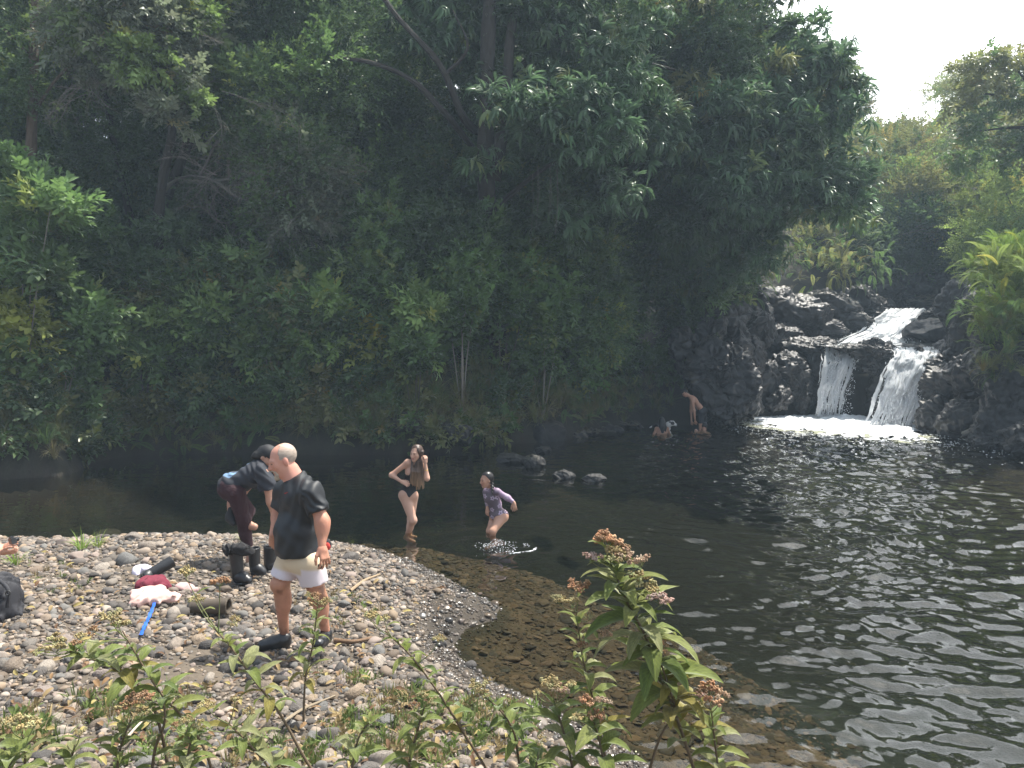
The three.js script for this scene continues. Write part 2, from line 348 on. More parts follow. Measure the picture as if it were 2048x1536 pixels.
// [px, py, D, half width, half height, half depth]
function outcrop(name, label, category, list, seed, opt = {}) {
  const g = list.length > 1 ? group(name, label, category) : null;
  list.forEach(([px, py, D, a, b, c], i) => {
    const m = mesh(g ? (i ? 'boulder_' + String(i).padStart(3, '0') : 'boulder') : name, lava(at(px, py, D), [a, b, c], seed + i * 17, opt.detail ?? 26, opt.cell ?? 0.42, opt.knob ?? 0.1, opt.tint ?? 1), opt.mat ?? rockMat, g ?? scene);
    if (!g) { m.name = numbered(name); tag(m, label, category, opt.group); }
  });
  return g;
}
outcrop('lava_boulder', 'big rounded black lava boulder left of the falls, behind the bending bather', 'boulder', [[1442, 768, 25.2, 1.32, 1.66, 1.3]], 11, { detail: 54, cell: 0.5, knob: 0.15 });
outcrop('square_rock', 'square dark rock block with a flat top beside the upper cascade', 'rock', [[1866, 668, 30.2, 1.12, 0.62, 1.0]], 23, { cell: 1.2, knob: 0.06 });
outcrop('lava_outcrop', 'black broken lava shelf between the big boulder and the left waterfall', 'rock outcrop', [
  [1530, 770, 28.6, 0.7, 1.1, 0.9], [1578, 745, 28.6, 0.85, 0.8, 0.9], [1608, 790, 28.4, 0.62, 0.75, 0.8], [1560, 800, 27.6, 0.5, 0.5, 0.5], [1600, 695, 29.4, 1.0, 0.42, 1.0], [1548, 672, 30.6, 1.1, 0.7, 1.0], [1500, 650, 30.5, 0.9, 1.0, 0.9], [1628, 745, 28.9, 0.5, 0.9, 0.8], [1640, 688, 29.6, 0.8, 0.32, 0.8], [1512, 806, 26.9, 0.35, 0.42, 0.4], [1480, 870, 24.4, 0.22, 0.18, 0.2]], 101, { detail: 24 });
outcrop('lava_slope', 'grey black lava slope with twisted knobs left of the upper cascade', 'rock slope', [
  [1600, 630, 32, 1.6, 0.8, 1.4], [1660, 612, 33.5, 1.5, 0.75, 1.3], [1700, 640, 33, 1.0, 0.6, 0.9], [1555, 620, 32, 1.2, 1.2, 1.3], [1715, 600, 35, 1.1, 0.7, 1.1], [1745, 625, 34.5, 0.6, 0.45, 0.8], [1650, 660, 32, 1.2, 0.5, 1.1], [1505, 610, 31, 0.9, 1.3, 1], [1472, 690, 27.2, 0.6, 0.9, 0.6], [1502, 722, 27.6, 0.55, 0.95, 0.6], [1522, 662, 28.4, 0.65, 0.8, 0.6], [1462, 636, 27.4, 0.8, 0.7, 0.6], [1420, 660, 26.6, 0.7, 0.7, 0.6], [1365, 700, 26, 0.6, 0.8, 0.5]], 301, { detail: 22 });
outcrop('lava_ledge', 'overhanging black lava ledge with a dark hollow between the two waterfalls', 'rock ledge', [
  [1722, 702, 27.6, 0.95, 0.32, 0.9], [1768, 702, 26.6, 0.66, 0.30, 0.6], [1745, 690, 27.2, 0.42, 0.24, 0.4], [1692, 697, 28.1, 0.22, 0.16, 0.3], [1838, 702, 25.9, 0.22, 0.16, 0.3], [1690, 726, 28, 0.45, 0.3, 0.5], [1755, 735, 26.9, 0.45, 0.35, 0.5], [1720, 790, 30.4, 2.2, 1.9, 0.8], [1800, 790, 27.6, 1.2, 1.6, 0.8], [1655, 770, 29.5, 0.9, 1.5, 0.6]], 501, { detail: 24, cell: 0.3 });
outcrop('lava_wall', 'tall black broken lava wall to the right of the right waterfall', 'rock wall', [
  [1868, 735, 25.6, 0.75, 0.6, 0.9], [1900, 780, 24.4, 0.95, 0.9, 1.0], [1880, 835, 23.6, 0.7, 0.7, 0.8], [1935, 850, 22.2, 0.8, 0.8, 0.8], [1950, 760, 23.2, 1.0, 1.0, 1.0], [2000, 850, 20.6, 0.85, 0.95, 0.9], [2040, 800, 20.4, 0.9, 1.2, 1.0], [2010, 740, 21.5, 1.0, 1.1, 1.1], [1925, 700, 25.5, 1.0, 0.9, 1.1], [1990, 890, 20, 0.6, 0.4, 0.6], [2060, 890, 18.4, 0.6, 0.6, 0.7], [1960, 650, 25, 1.1, 1.1, 1.0], [1925, 625, 27.5, 0.9, 1.2, 1.0], [2030, 660, 22, 1.2, 1.3, 1.2]], 701, { detail: 24, cell: 0.36 });
outcrop('upper_lava_rocks', 'dry black lava rocks heaped above the upper cascade', 'rock heap', [
  [1770, 585, 37, 1.1, 0.8, 1], [1830, 578, 37.5, 1.3, 0.85, 1.1], [1885, 582, 37, 1.1, 1.0, 1.0], [1740, 560, 39, 1.1, 0.6, 1], [1800, 548, 40, 1.2, 0.6, 1], [1865, 545, 40, 1.2, 0.65, 1], [1835, 560, 38.5, 0.8, 0.4, 0.7], [1905, 605, 34, 0.9, 0.7, 0.8], [1880, 630, 32.6, 0.9, 0.36, 0.8], [1760, 612, 35.4, 0.9, 0.4, 0.7], [1850, 606, 36, 1.2, 0.4, 0.6]], 901, { detail: 20 });
// singles lying in the pool
[[1092, 878, 'large grey rock at the far edge of the pool above the flat stones', 0.62, 0.36, 0.5], [1024, 921, 'flat grey rock awash behind the wading girl, leftmost of the pool rocks', 0.42, 0.13, 0.3], [1068, 930, 'squarish pale grey rock awash beside the flat grey rock', 0.30, 0.17, 0.26], [1128, 951, 'low dark rock with splashing water around it in mid pool', 0.26, 0.10, 0.2], [1190, 957, 'low smooth brown rock awash, rightmost of the pool rocks', 0.30, 0.08, 0.2], [1088, 903, 'small wet rock between the large grey rock and the flat stones', 0.22, 0.12, 0.2]].forEach(([px, py, label, a, b, c], i) => {
  const p = onY(px, py, 0.04), g = lava(V(p.x, b * 0.35, p.z), [a, b * 1.3, c], 1300 + i * 31, 22, 0.5, 0.03, 0.55);
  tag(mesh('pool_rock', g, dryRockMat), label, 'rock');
});
outcrop('bank_rock', 'dark rock face in the far bank behind the woman in the black swimsuit', 'rock', [[905, 866, 19.6, 0.62, 0.4, 0.5]], 1501, { tint: 1.3 });
outcrop('bank_rock', 'dark purple grey rock in the far bank left of the woman in the black swimsuit', 'rock', [[800, 848, 19.5, 0.85, 0.42, 0.6]], 1511, { tint: 1.3 });
outcrop('bank_rock', 'dark rock under dry grass at the left end of the far bank', 'rock', [[65, 868, 16.1, 0.5, 0.22, 0.4]], 1521, { tint: 1.3 });
outcrop('bank_rock', 'low wet rocks at the waterline left of the swimmers', 'rocks', [[1215, 862, 23.9, 0.5, 0.2, 0.4], [1262, 852, 24.8, 0.5, 0.22, 0.4], [1180, 868, 23, 0.4, 0.2, 0.4], [1160, 876, 22.4, 0.3, 0.16, 0.3]], 1531, { tint: 1.3, detail: 14 });

// ---------------------------------------------------------------- falling water and foam
const whiteMat = phys([0.78, 0.80, 0.82], { roughness: 0.9, transmission: 0.45, thickness: 0, ior: 1.33, side: THREE.DoubleSide });
const foamMat = std([0.88, 0.9, 0.92], { roughness: 0.7 });
const dropGeo = icosphere(1);
// strands that run down a path of stations [left edge, right edge], each a world point
function cascade(name, label, stations, n, seed, width, spray) {
  const r = rng(seed), root = group(name, label, 'waterfall'), pos = [], idx = [];
  const L = new THREE.CatmullRomCurve3(stations.map((s) => s[0])), Rr = new THREE.CatmullRomCurve3(stations.map((s) => s[1]));
  const where = (t, u, out) => { const a = L.getPoint(clamp(t)), b = Rr.getPoint(clamp(t)); return out.copy(a).lerp(b, u); };
  const p = V();
  for (let i = 0; i < n; i++) {
    const u0 = i % 5 ? r() : r() * 1.3 - 0.15, t0 = (i % 3 ? Math.pow(r(), 1.3) * 0.7 : -0.02), t1 = Math.min(1, t0 + 0.25 + 0.65 * r()), w = width * (0.35 + 1.3 * r() * r()), lift = 0.03 + 0.20 * r(), ph = r() * 50, S = 18, base = pos.length / 3;
    for (let k = 0; k <= S; k++) {
      const t = mix(t0, t1, k / S), taper = Math.pow(Math.sin(Math.PI * clamp(k / S * 0.94 + 0.03)), 0.8);
      where(t, (i % 5 ? clamp : (q) => q)(u0 + 0.045 * noise(t * 3.5, u0 * 4) + 0.012 * noise(t * 9, ph)), p);
      const bx = 0.02 * noise(t * 8, ph, 3), bz = lift * (0.6 + 0.4 * noise(t * 4, u0 * 9, 8)) + 0.10 * sstep(0.1, 0.35, t) * noise(t * 13, u0 * 7, 2) + 0.05 * noise(t * 31, u0 * 15, 5);
      for (let s = -2; s <= 2; s++) { const ww = s / 2 * w * taper * (0.9 + 0.25 * noise(t * 12, ph, s + 20)); pos.push(p.x + bx + ww, p.y + lift * 0.3 + 0.012 * noise(t * 20, ph, s), p.z + bz + w * 0.8 * (1 - Math.abs(s) / 2) + 0.012 * noise(t * 25, ph, s + 9)); }
    }
    for (let k = 0; k < S; k++) for (let s = 0; s < 4; s++) { const a = base + k * 5 + s, b = a + 5; idx.push(a, b, a + 1, a + 1, b, b + 1); }
  }
  mesh('water_strands', geo(pos, idx), whiteMat, root);
  const mats = [], q = new THREE.Quaternion();
  for (let i = 0; i < spray; i++) {
    const t = Math.pow(r(), 0.8), u = r() * 1.16 - 0.08; where(t, u, p);
    const s = 0.004 + 0.012 * r() * r(), j = 0.1 + 0.26 * t;
    mats.push(M4().compose(V(p.x + (r() - 0.5) * j, p.y + (r() - 0.3) * j, p.z + r() * j * 1.5), q, V(s, s * (1 + 2 * r()), s)));
  }
  tag(instanced('droplets', dropGeo, foamMat, mats, null, root), null, null, null, 'stuff');
}
const P2 = (a, b, Da, Db) => [at(...a, Da), at(...b, Db ?? Da)];
cascade('left_waterfall', 'narrow left waterfall dropping from the lava ledge into the pool', [P2([1652, 692], [1728, 690], 28.6), P2([1651, 704], [1722, 702], 27.9), P2([1651, 724], [1709, 724], 27.4), P2([1648, 755], [1698, 755], 27.2), P2([1641, 792], [1689, 792], 27.05), P2([1633, 836], [1684, 838], 27)], 120, 51, 0.055, 1500);
cascade('right_waterfall', 'broad right waterfall, the wider of the two lower falls', [P2([1786, 698], [1894, 696], 26.4), P2([1792, 710], [1887, 710], 25.7), P2([1784, 730], [1877, 732], 25.4), P2([1772, 762], [1866, 764], 25.1), P2([1757, 803], [1850, 806], 24.9), P2([1737, 852], [1824, 866], 24.7)], 300, 52, 0.075, 3200);
cascade('upper_cascade', 'bright stepped cascade pouring down beside the square rock block', [P2([1780, 619], [1850, 619], 34.5), P2([1768, 628], [1838, 630], 33.8), P2([1748, 642], [1824, 646], 33), P2([1734, 662], [1814, 668], 31.8), P2([1694, 680], [1808, 684], 30.6), P2([1672, 692], [1812, 694], 29.4)], 260, 53, 0.09, 2600);
{ // flat water on the ledge above the two lower falls, and the crest of the upper cascade
  const shelf = (name, label, c, seed) => {
    const pos = [], idx = [], n = 40;
    for (let j = 0; j <= n; j++) for (let i = 0; i <= n; i++) { const u = i / n, v = j / n, a = c[0].clone().lerp(c[1], u), b = c[3].clone().lerp(c[2], u), q = a.lerp(b, v); pos.push(q.x, q.y + 0.05 * fbm(q.x * 3, seed, q.z * 3, 3), q.z); }
    for (let j = 0; j < n; j++) for (let i = 0; i < n; i++) { const a = j * (n + 1) + i, b = a + n + 1; idx.push(a, a + 1, b, a + 1, b + 1, b); }
    tag(mesh(name, geo(pos, idx), phys([0.16, 0.17, 0.17], { roughness: 0.08, clearcoat: 1, clearcoatRoughness: 0.05 })), label, 'water', null, 'structure');
  };
  const y1 = at(1740, 692, 28).y;
  shelf('ledge_water', 'shallow water sliding over the ledge to both lower falls', [V(11.8, y1 - 0.06, -26.9), V(15.4, y1 - 0.1, -25.6), V(16.4, y1 + 0.12, -29), V(11.6, y1 + 0.12, -30)], 1);
}
{ // white churned water under the falls
  const edge = [[1484, 838], [1530, 822], [1600, 818], [1660, 816], [1740, 838], [1800, 850], [1850, 868], [1885, 884], [1820, 882], [1740, 876], [1660, 868], [1570, 862], [1500, 850]].map(([a, b]) => { const p = onY(a, b, 0); return [p.x, Math.min(-p.z, 28.8)]; });
  const pos = [], idx = [], N = 300, x0 = 8, x1 = 15.5, d0 = 20.5, d1 = 29.5, id = new Int32Array((N + 1) * (N + 1)).fill(-1);
  for (let j = 0; j <= N; j++) for (let i = 0; i <= N; i++) {
    const x = mix(x0, x1, i / N), D = mix(d0, d1, j / N), s = sdPoly(edge, x, D) + 0.5 * fbm(x * 1.6, 2, D * 1.6, 4);
    if (s < -0.1 || fbm(x * 4.5, 31, D * 7, 4) > 0.06 + 0.7 * s) continue;
    id[j * (N + 1) + i] = pos.length / 3;
    pos.push(x, -0.02 + 0.06 * sstep(-0.05, 0.7, s) + 0.10 * sstep(0, 0.8, s) * (0.5 + fbm(x * 5, 9, D * 7, 5)) + 0.22 * Math.exp(-Math.min(Math.hypot(x - FALLS[0][0], D - FALLS[0][1]), Math.hypot(x - FALLS[1][0], D - FALLS[1][1])) * 1.3), -D);
  }
  for (let j = 0; j < N; j++) for (let i = 0; i < N; i++) { const a = j * (N + 1) + i, b = a + N + 1, q = [id[a], id[a + 1], id[b], id[b + 1]]; if (q.every((k) => k >= 0)) idx.push(q[0], q[1], q[2], q[1], q[3], q[2]); }
  const foam = tag(mesh('foam', geo(pos, idx), foamMat), 'white foam spreading on the pool below the two falls', 'foam', null, 'stuff');
  const r = rng(61), mats = [], q = new THREE.Quaternion();
  for (let i = 0; i < 11000; i++) {
    const x = 7 + 8 * r(), D = 17 + 11 * r(), s = sdPoly(edge, x, D);
    if (sdPoly(FAR, x, D) > -0.1 || r() > Math.exp(s * 0.85) || s > 0.6) continue;
    const k = 0.007 + 0.018 * r() * r(); mats.push(M4().compose(V(x, waterH(x, D) + 0.004, -D), q, V(k * (1 + r()), k * 0.4, k)));
  }
  const gx = -0.2, gd = 10.15;                                        // splash of the wading girl
  instanced('flecks', dropGeo, foamMat, mats, null, foam).userData.kind = 'stuff';
  const sp = [];
  for (let i = 0; i < 420; i++) { const a = r() * 6.28, R = 0.36 * Math.pow(r(), 0.7), x = gx + 0.05 + Math.cos(a) * R * 1.1, D = gd + Math.sin(a) * R * 0.8, c = fbm(x * 9, 3, D * 9, 3); if (c < -0.05) continue; const k = 0.0016 + 0.004 * r() * r(); sp.push(M4().compose(V(x, waterH(x, D) + 0.13 * r() * r() * (1 - R * 2), -D), q, V(k * (1 + 1.5 * r()), k, k))); }
  for (let i = 0; i < 260; i++) { const a = -2.9 + 2.7 * r(), x = gx + 0.08 + Math.cos(a) * (0.46 + 0.03 * r()), D = gd + Math.sin(a) * (0.36 + 0.03 * r()), k = 0.002 + 0.004 * r(); if (fbm(x * 7, 8, D * 7, 2) < -0.1 || r() > 0.25 + 0.5 * Math.cos(a)) continue; sp.push(M4().compose(V(x, waterH(x, D) + 0.006, -D), q, V(k * 2.5, k * 0.6, k))); }
  tag(instanced('splash', dropGeo, foamMat, sp), 'white splash around the knee of the wading girl in the floral top', 'splash', null, 'stuff');
}

// ---------------------------------------------------------------- leaves, twigs, grass, ferns (shared shapes)
function blade(pos, idx, uv, base, dir, up, len, wid, droop, segs = 3, fold = 0.25, tip = 1) {   // one leaf: a folded, drooping strip
  const side = dir.clone().cross(up).normalize(), p = base.clone(), d = dir.clone(), b = pos.length / 3, q = V();
  for (let i = 0; i <= segs; i++) {
    const t = i / segs, w = wid * 0.5 * (i === segs ? 0.02 : Math.pow(Math.sin(Math.PI * Math.pow(clamp(t * 0.93 + 0.05), tip)), 0.8));
    const n = side.clone().cross(d).normalize();
    for (let s = -1; s <= 1; s++) { q.copy(p).addScaledVector(side, s * w).addScaledVector(n, Math.abs(s) * w * fold); pos.push(q.x, q.y, q.z); uv.push(0.5 + s * 0.5, t); }
    p.addScaledVector(d, len / segs);
    d.y -= droop / segs; d.normalize();
  }
  for (let i = 0; i < segs; i++) for (let s = 0; s < 2; s++) { const a = b + i * 3 + s, c = a + 3; idx.push(a, a + 1, c, a + 1, c + 1, c); }
}
const sphereDir = (r) => { const z = r() * 2 - 1, a = r() * 6.2832, k = Math.sqrt(1 - z * z); return V(k * Math.cos(a), z, k * Math.sin(a)); };
function sprig(seed, n, L, len, wid, droop, spread = 0.9) {             // twig along +z with alternate leaves
  const r = rng(seed), pos = [], idx = [], uv = [];
  blade(pos, idx, uv, V(0, 0, -0.1), V(0, 0.1, 1).normalize(), V(0, 1, 0), L + 0.1, 0.008, 0.3, 3);
  for (let i = 0; i < n; i++) {
    const t = (i + r() * 0.6) / n, a = i * 2.4 + r(), d = V(Math.cos(a) * spread, Math.sin(a) * spread * 0.6 + 0.1, 0.35 + 0.5 * t + 0.2 * r()).normalize();
    blade(pos, idx, uv, V(0, -0.1 * t * t, L * t), d, V((r() - 0.5) * 0.7, 1, (r() - 0.5) * 0.7).normalize(), len * (0.7 + 0.5 * r()), wid * (0.8 + 0.4 * r()), droop * (0.6 + 0.8 * r()), 3);
  }
  return geo(pos, idx, uv);
}
function rosette(seed, n, len, wid) {                                   // mango whorl of long hanging leaves
  const r = rng(seed), pos = [], idx = [], uv = [];
  blade(pos, idx, uv, V(0, 0, -0.3), V(0, 0.15, 1).normalize(), V(0, 1, 0), 0.32, 0.012, 0.1, 2);
  for (let i = 0; i < n; i++) {
    const a = i * 2.399 + r() * 0.5, e = 0.35 + 0.5 * r(), d = V(Math.cos(a), Math.sin(a) * 0.55 + 0.25, e).normalize();
    blade(pos, idx, uv, V(0, 0, -0.05 * r()), d, V((r() - 0.5) * 0.4, 1, (r() - 0.5) * 0.4).normalize(), len * (0.7 + 0.5 * r()), wid * (0.8 + 0.4 * r()), 1.3 + 1.0 * r(), 4, 0.35, 0.9);
  }
  return geo(pos, idx, uv);
}
function tuft(seed, n, len, wid, lean = 0.7, droop = 1.6) {             // grass
  const r = rng(seed), pos = [], idx = [], uv = [];
  for (let i = 0; i < n; i++) { const a = r() * 6.28, k = lean * r(), d = V(Math.cos(a) * k, 1, Math.sin(a) * k).normalize(); blade(pos, idx, uv, V(Math.cos(a) * 0.06 * r(), 0, Math.sin(a) * 0.06 * r()), d, V(-Math.sin(a), 0.05, Math.cos(a)).cross(d).normalize(), len * (0.5 + 0.7 * r()), wid * (0.6 + 0.7 * r()), droop * (0.5 + r()), 4, 0.2, 0.6); }
  return geo(pos, idx, uv);
}
function frond(seed, len, pairs, pin) {                                 // fern frond along +z, arching
  const r = rng(seed), pos = [], idx = [], uv = [], p = V(), d = V(0, 0.55, 1).normalize();
  for (let i = 0; i < pairs; i++) {
    const t = i / pairs, w = pin * Math.pow(Math.sin(Math.PI * (0.12 + 0.86 * t)), 0.8);
    blade(pos, idx, uv, p.clone(), d.clone(), V(0, 1, 0), len / pairs * 1.05, 0.008, 0, 1);
    for (const s of [-1, 1]) blade(pos, idx, uv, p.clone(), V(s, 0.1, 0.35).add(d.clone().multiplyScalar(0.3)).normalize(), V(0, 1, 0), w * (0.9 + 0.2 * r()), len / pairs * 0.95, 0.45, 2, 0.1);
    p.addScaledVector(d, len / pairs); d.y -= 1.5 / pairs; d.normalize();
  }
  return geo(pos, idx, uv);
}
function bareTwig(seed) {
  const r = rng(seed), parts = [];
  const grow = (p, d, L, rad, depth) => {
    const a = p.clone().addScaledVector(d, L * 0.5).add(sphereDir(r).multiplyScalar(L * 0.09)), b = p.clone().addScaledVector(d, L).add(V(0, -L * 0.06, 0));
    parts.push(limb([p, a, b], rad, rad * 0.55, 4, 2, 0, seed));
    if (depth) for (let i = 0; i < 3; i++) grow(p.clone().lerp(b, 0.4 + 0.3 * i), d.clone().addScaledVector(sphereDir(r), 0.75).normalize(), L * (0.5 + 0.25 * r()), rad * 0.55, depth - 1);
  };
  grow(V(), V(0, 0.1, 1).normalize(), 0.55, 0.006, 3);
  return mergeGeometries(parts);
}
function bunch(seed, make, n, cone, off) {                              // several sprigs of one small branch
  const r = rng(seed), parts = [], q = new THREE.Quaternion(), e = new THREE.Euler();
  for (let i = 0; i < n; i++) { const g = make(seed * 10 + i); e.set((r() - 0.5) * cone * 0.8 - 0.1, (r() - 0.5) * cone, (r() - 0.5) * 1.2); q.setFromEuler(e); g.applyMatrix4(M4().compose(V((r() - 0.5) * off, (r() - 0.5) * off * 0.7, (r() - 0.5) * off), q, V(1, 1, 1))); parts.push(g); }
  return mergeGeometries(parts);
}
const SMALL = [1, 2, 3].map((s) => bunch(s + 10, (k) => sprig(100 + k, 11, 0.34, 0.088, 0.044, 0.8), 5, 2.4, 0.5));
const BROAD = [1, 2, 3].map((s) => bunch(s + 20, (k) => sprig(200 + k, 9, 0.26, 0.15, 0.062, 0.9), 3, 2.2, 0.4));
const MANGO = [1, 2, 3].map((s) => bunch(s + 30, (k) => rosette(300 + k, 14, 0.25, 0.037), 2, 1.6, 0.45));
const FINE = [1, 2, 3].map((s) => bunch(s + 40, (k) => sprig(400 + k, 18, 0.36, 0.06, 0.026, 0.5, 1.1), 4, 2.2, 0.4));
const GRASS = [1, 2, 3].map((s) => tuft(500 + s, 46, 0.75, 0.011));
const FERN = [1, 2].map((s) => frond(600 + s, 0.8, 22, 0.15));
const TWIG = [1, 2].map((s) => bareTwig(700 + s));
const leafMat = phys([1, 1, 1], { roughness: 1, transmission: 0.45, thickness: 0, clearcoat: 0.6, clearcoatRoughness: 0.28, side: THREE.DoubleSide, ior: 1.4, specularIntensity: 0.5 });
const dullLeafMat = phys([1, 1, 1], { roughness: 1, transmission: 0.5, thickness: 0, side: THREE.DoubleSide, ior: 1.4, specularIntensity: 0.4 });
const twigMat = std([0.24, 0.21, 0.18], { roughness: 0.9 });
const barkTex = noiseTex(256, (u, v) => 0.5 + 0.6 * tileFbm(u, v, 6, 5, 31));
barkTex.repeat.set(3, 1);
const barkMat = std([0.032, 0.027, 0.022], { roughness: 0.95, bumpMap: barkTex, bumpScale: 0.03 });
const paleBarkMat = std([0.15, 0.135, 0.11], { roughness: 0.95, bumpMap: barkTex, bumpScale: 0.015 });
const G = { dark: [0.072, 0.120, 0.045], mid: [0.108, 0.180, 0.056], mango: [0.095, 0.165, 0.078], light: [0.17, 0.25, 0.07], yellow: [0.25, 0.28, 0.06], grey: [0.156, 0.182, 0.111], olive: [0.19, 0.20, 0.07], slope: [0.24, 0.31, 0.085], fern: [0.150, 0.220, 0.045], straw: [0.240, 0.210, 0.100] };
// clumps: [centre, radii (x, y, z), copies]
function foliage(name, parent, shapes, mat, clumps, tone, seed, o = {}) {
  const r = rng(seed), per = shapes.map(() => [[], []]), X = V(), Y = V(), Z = V(), m = M4(), q = new THREE.Quaternion();
  for (const [c, rad, n, t2] of clumps) {
    const tn = t2 ?? tone, kc = 0.75 + 0.5 * r(), off = r() * 40;
    const N = Math.round(n * (o.dens ?? 0.62));
    for (let i = 0; i < N; i++) {
      const d = sphereDir(r); if (d.y < -0.2 && r() < 0.35) d.y *= -1;
      const k = Math.pow(r(), 0.38), p = V(c.x + d.x * rad[0] * k, c.y + d.y * rad[1] * k, c.z + d.z * rad[2] * k);
      if (fbm(p.x * 0.95, p.y * 0.95 + off, p.z * 0.95, 3) < (o.gap ?? -0.10)) continue;
      Z.copy(d).add(V(0, o.lift ?? -0.15, 0)).addScaledVector(sphereDir(r), o.scatter ?? 0.6).normalize();
      if (o.upright) Z.set((r() - 0.5) * o.upright, (r() - 0.5) * 0.3, (r() - 0.5) * o.upright + 0.3).normalize();
      X.crossVectors(UPV, Z); if (X.lengthSq() < 1e-4) X.set(1, 0, 0); X.normalize(); Y.crossVectors(Z, X);
      m.makeBasis(X, Y, Z); q.setFromRotationMatrix(m);
      if (o.roll) q.multiply(new THREE.Quaternion().setFromAxisAngle(V(0, 0, 1), (r() - 0.5) * o.roll));
      const s = (o.size ?? (shapes === MANGO ? 1.45 : 1.35)) * (0.75 + 0.55 * r()), j = Math.floor(r() * shapes.length), kk = kc * (0.75 + 0.5 * r()), yel = r() < 0.05 ? 1.7 : 1;
      per[j][0].push(M4().compose(p, q, V(s, s, s)));
      per[j][1].push(lin(tn[0] * kk * yel, tn[1] * kk * (0.95 + 0.1 * r()) * (yel > 1 ? 1.25 : 1), tn[2] * kk));
    }
  }
  let first = null;
  per.forEach((b, j) => { if (b[0].length) { const x = instanced(first && !parent ? name : j ? name + '_' + String(j).padStart(3, '0') : name, shapes[j], mat, b[0], o.noColor ? null : b[1], first && !parent ? first : parent); x.userData.kind = 'stuff'; first ??= x; } });
  return first;
}
const BANK = [[-400, 14.4], [0, 15.3], [130, 15.9], [190, 17.6], [260, 18.6], [450, 19], [700, 18.7], [900, 19], [1000, 20.4], [1100, 21.6], [1200, 23.5], [1300, 25.6], [1480, 27.5], [3000, 28]];
function bankD(px) { let i = 0; while (i < BANK.length - 2 && BANK[i + 1][0] < px) i++; const [a, b] = BANK[i], [c, d] = BANK[i + 1]; return mix(b, d, clamp((px - a) / (c - a))); }
// n clumps spread over a window of the view at distances Da..Db
function spread(seed, [x0, y0, x1, y1], [Da, Db], n, [ra, rb], per, o = {}) {
  const r = rng(seed), out = [];
  for (let i = 0; i < n; i++) {
    const px = mix(x0, x1, r()), py = mix(y0, y1, r()), D = mix(Da, Db, r()) + (Da < 10 ? bankD(px) : 0);
    if (o.keep && !o.keep(px, py)) { continue; }
    const c = at(px, py, D), k = mix(ra, rb, r()), h = groundH(c.x, D); if (c.y < h + 0.2) c.y = h + 0.2 + k * 0.3;
    out.push([c, [k, k * (o.flat ?? 0.75), k], Math.round(per * (k / rb) ** 2), o.tones ? o.tones[Math.floor(r() * o.tones.length)] : undefined]);
  }
  return out;
}
const path = (list) => list.map(([x, y, D]) => at(x, y, D));
function rooted(list) { const p = path(list); p[0].y = groundH(p[0].x, -p[0].z) - 0.25; return p; }
function tree(name, label, limbs, mat) {                                // limbs: [[px, py, D] ..., r0, r1]
  const g = group(name, label, 'tree');
  limbs.forEach((l, i) => { const r1 = l.pop(), r0 = l.pop(); mesh(i ? 'branch_' + String(i).padStart(3, '0') : 'trunk', limb(i ? path(l) : rooted(l), r0, r1, i ? 6 : 9, 5, 0.2, i + 3), mat ?? barkMat, g); });
  return g;
}
const leafy = (root, shapes, clumps, tone, seed, o) => foliage('crown', root, shapes, o?.mat ?? leafMat, clumps, tone, seed, o);

// ---------------------------------------------------------------- far wood behind everything
{
  const f = foliage('forest', null, SMALL, leafMat, [
    ...spread(1, [-700, -130, 1520, 140], [26, 36], 100, [1.6, 2.8], 520, { tones: [G.dark, G.mid, G.mid, G.light], keep: (x, y) => x < 1560 + y * 0.2 }),
    ...spread(2, [-700, 60, 1560, 720], [23.5, 31], 210, [1.3, 2.4], 560, { tones: [G.dark, G.dark, G.mid], keep: (x, y) => x < 1200 || y < 380 }),
    ...spread(3, [840, 330, 1180, 470], [24, 28], 24, [1.2, 1.9], 420, { tones: [G.dark, G.mid] }), ...spread(4, [120, 300, 520, 480], [24, 28], 24, [1.2, 1.9], 420, { tones: [G.dark, G.mid] }),
  ], G.dark, 71, { gap: -0.16 });
  tag(f, 'dense dark green wood rising behind the trees of the far bank', 'forest', null, 'stuff');
}
// ---------------------------------------------------------------- the trees of the far bank
{
  const t = tree('straight_tree', 'small leaved tree with a straight brown trunk at the left edge', [
    [[62, 640, 19.5], [60, 400, 19.5], [66, 180, 19.5], [70, -60, 19.5], [60, -300, 19.5], 0.17, 0.08],
    [[64, 230, 19.5], [120, 150, 19], [190, 90, 18.6], 0.05, 0.02], [[66, 120, 19.5], [10, 60, 19.2], [-60, 10, 19], 0.05, 0.02]], std([0.095, 0.07, 0.05], { roughness: 0.95, bumpMap: barkTex, bumpScale: 0.03 }));
  leafy(t, SMALL, [...spread(11, [-160, -90, 130, 420], [18.4, 20.6], 30, [0.6, 1.1], 90, { tones: [G.mid, G.dark, G.light] })], G.mid, 72);
}
{
  const t = tree('pale_leaved_tree', 'sunlit pale leaved tree with tangled grey twigs at the upper left', [
    [[330, 700, 20], [318, 420, 20], [345, 230, 19.8], [300, 60, 19.6], [280, -160, 19.5], 0.16, 0.07],
    [[345, 240, 19.8], [385, 190, 19.5], [470, 190, 19], 0.07, 0.03], [[328, 200, 19.8], [210, 90, 19], [140, 60, 18.6], 0.06, 0.02], [[300, 60, 19.6], [360, -10, 19], [420, -60, 18.6], 0.05, 0.02]]);
  leafy(t, BROAD, [...spread(12, [150, -60, 410, 130], [17.0, 19.4], 44, [0.5, 0.9], 110, { tones: [G.grey, G.light, G.grey] }), ...spread(13, [300, 90, 430, 240], [17.6, 19], 7, [0.4, 0.7], 60, { tones: [G.grey, G.light] })], G.grey, 73, { size: 1.0 });
  foliage('twigs', t, TWIG, twigMat, spread(14, [130, -20, 420, 200], [17.9, 19.4], 12, [0.6, 1], 16), G.grey, 74, { noColor: true });
}
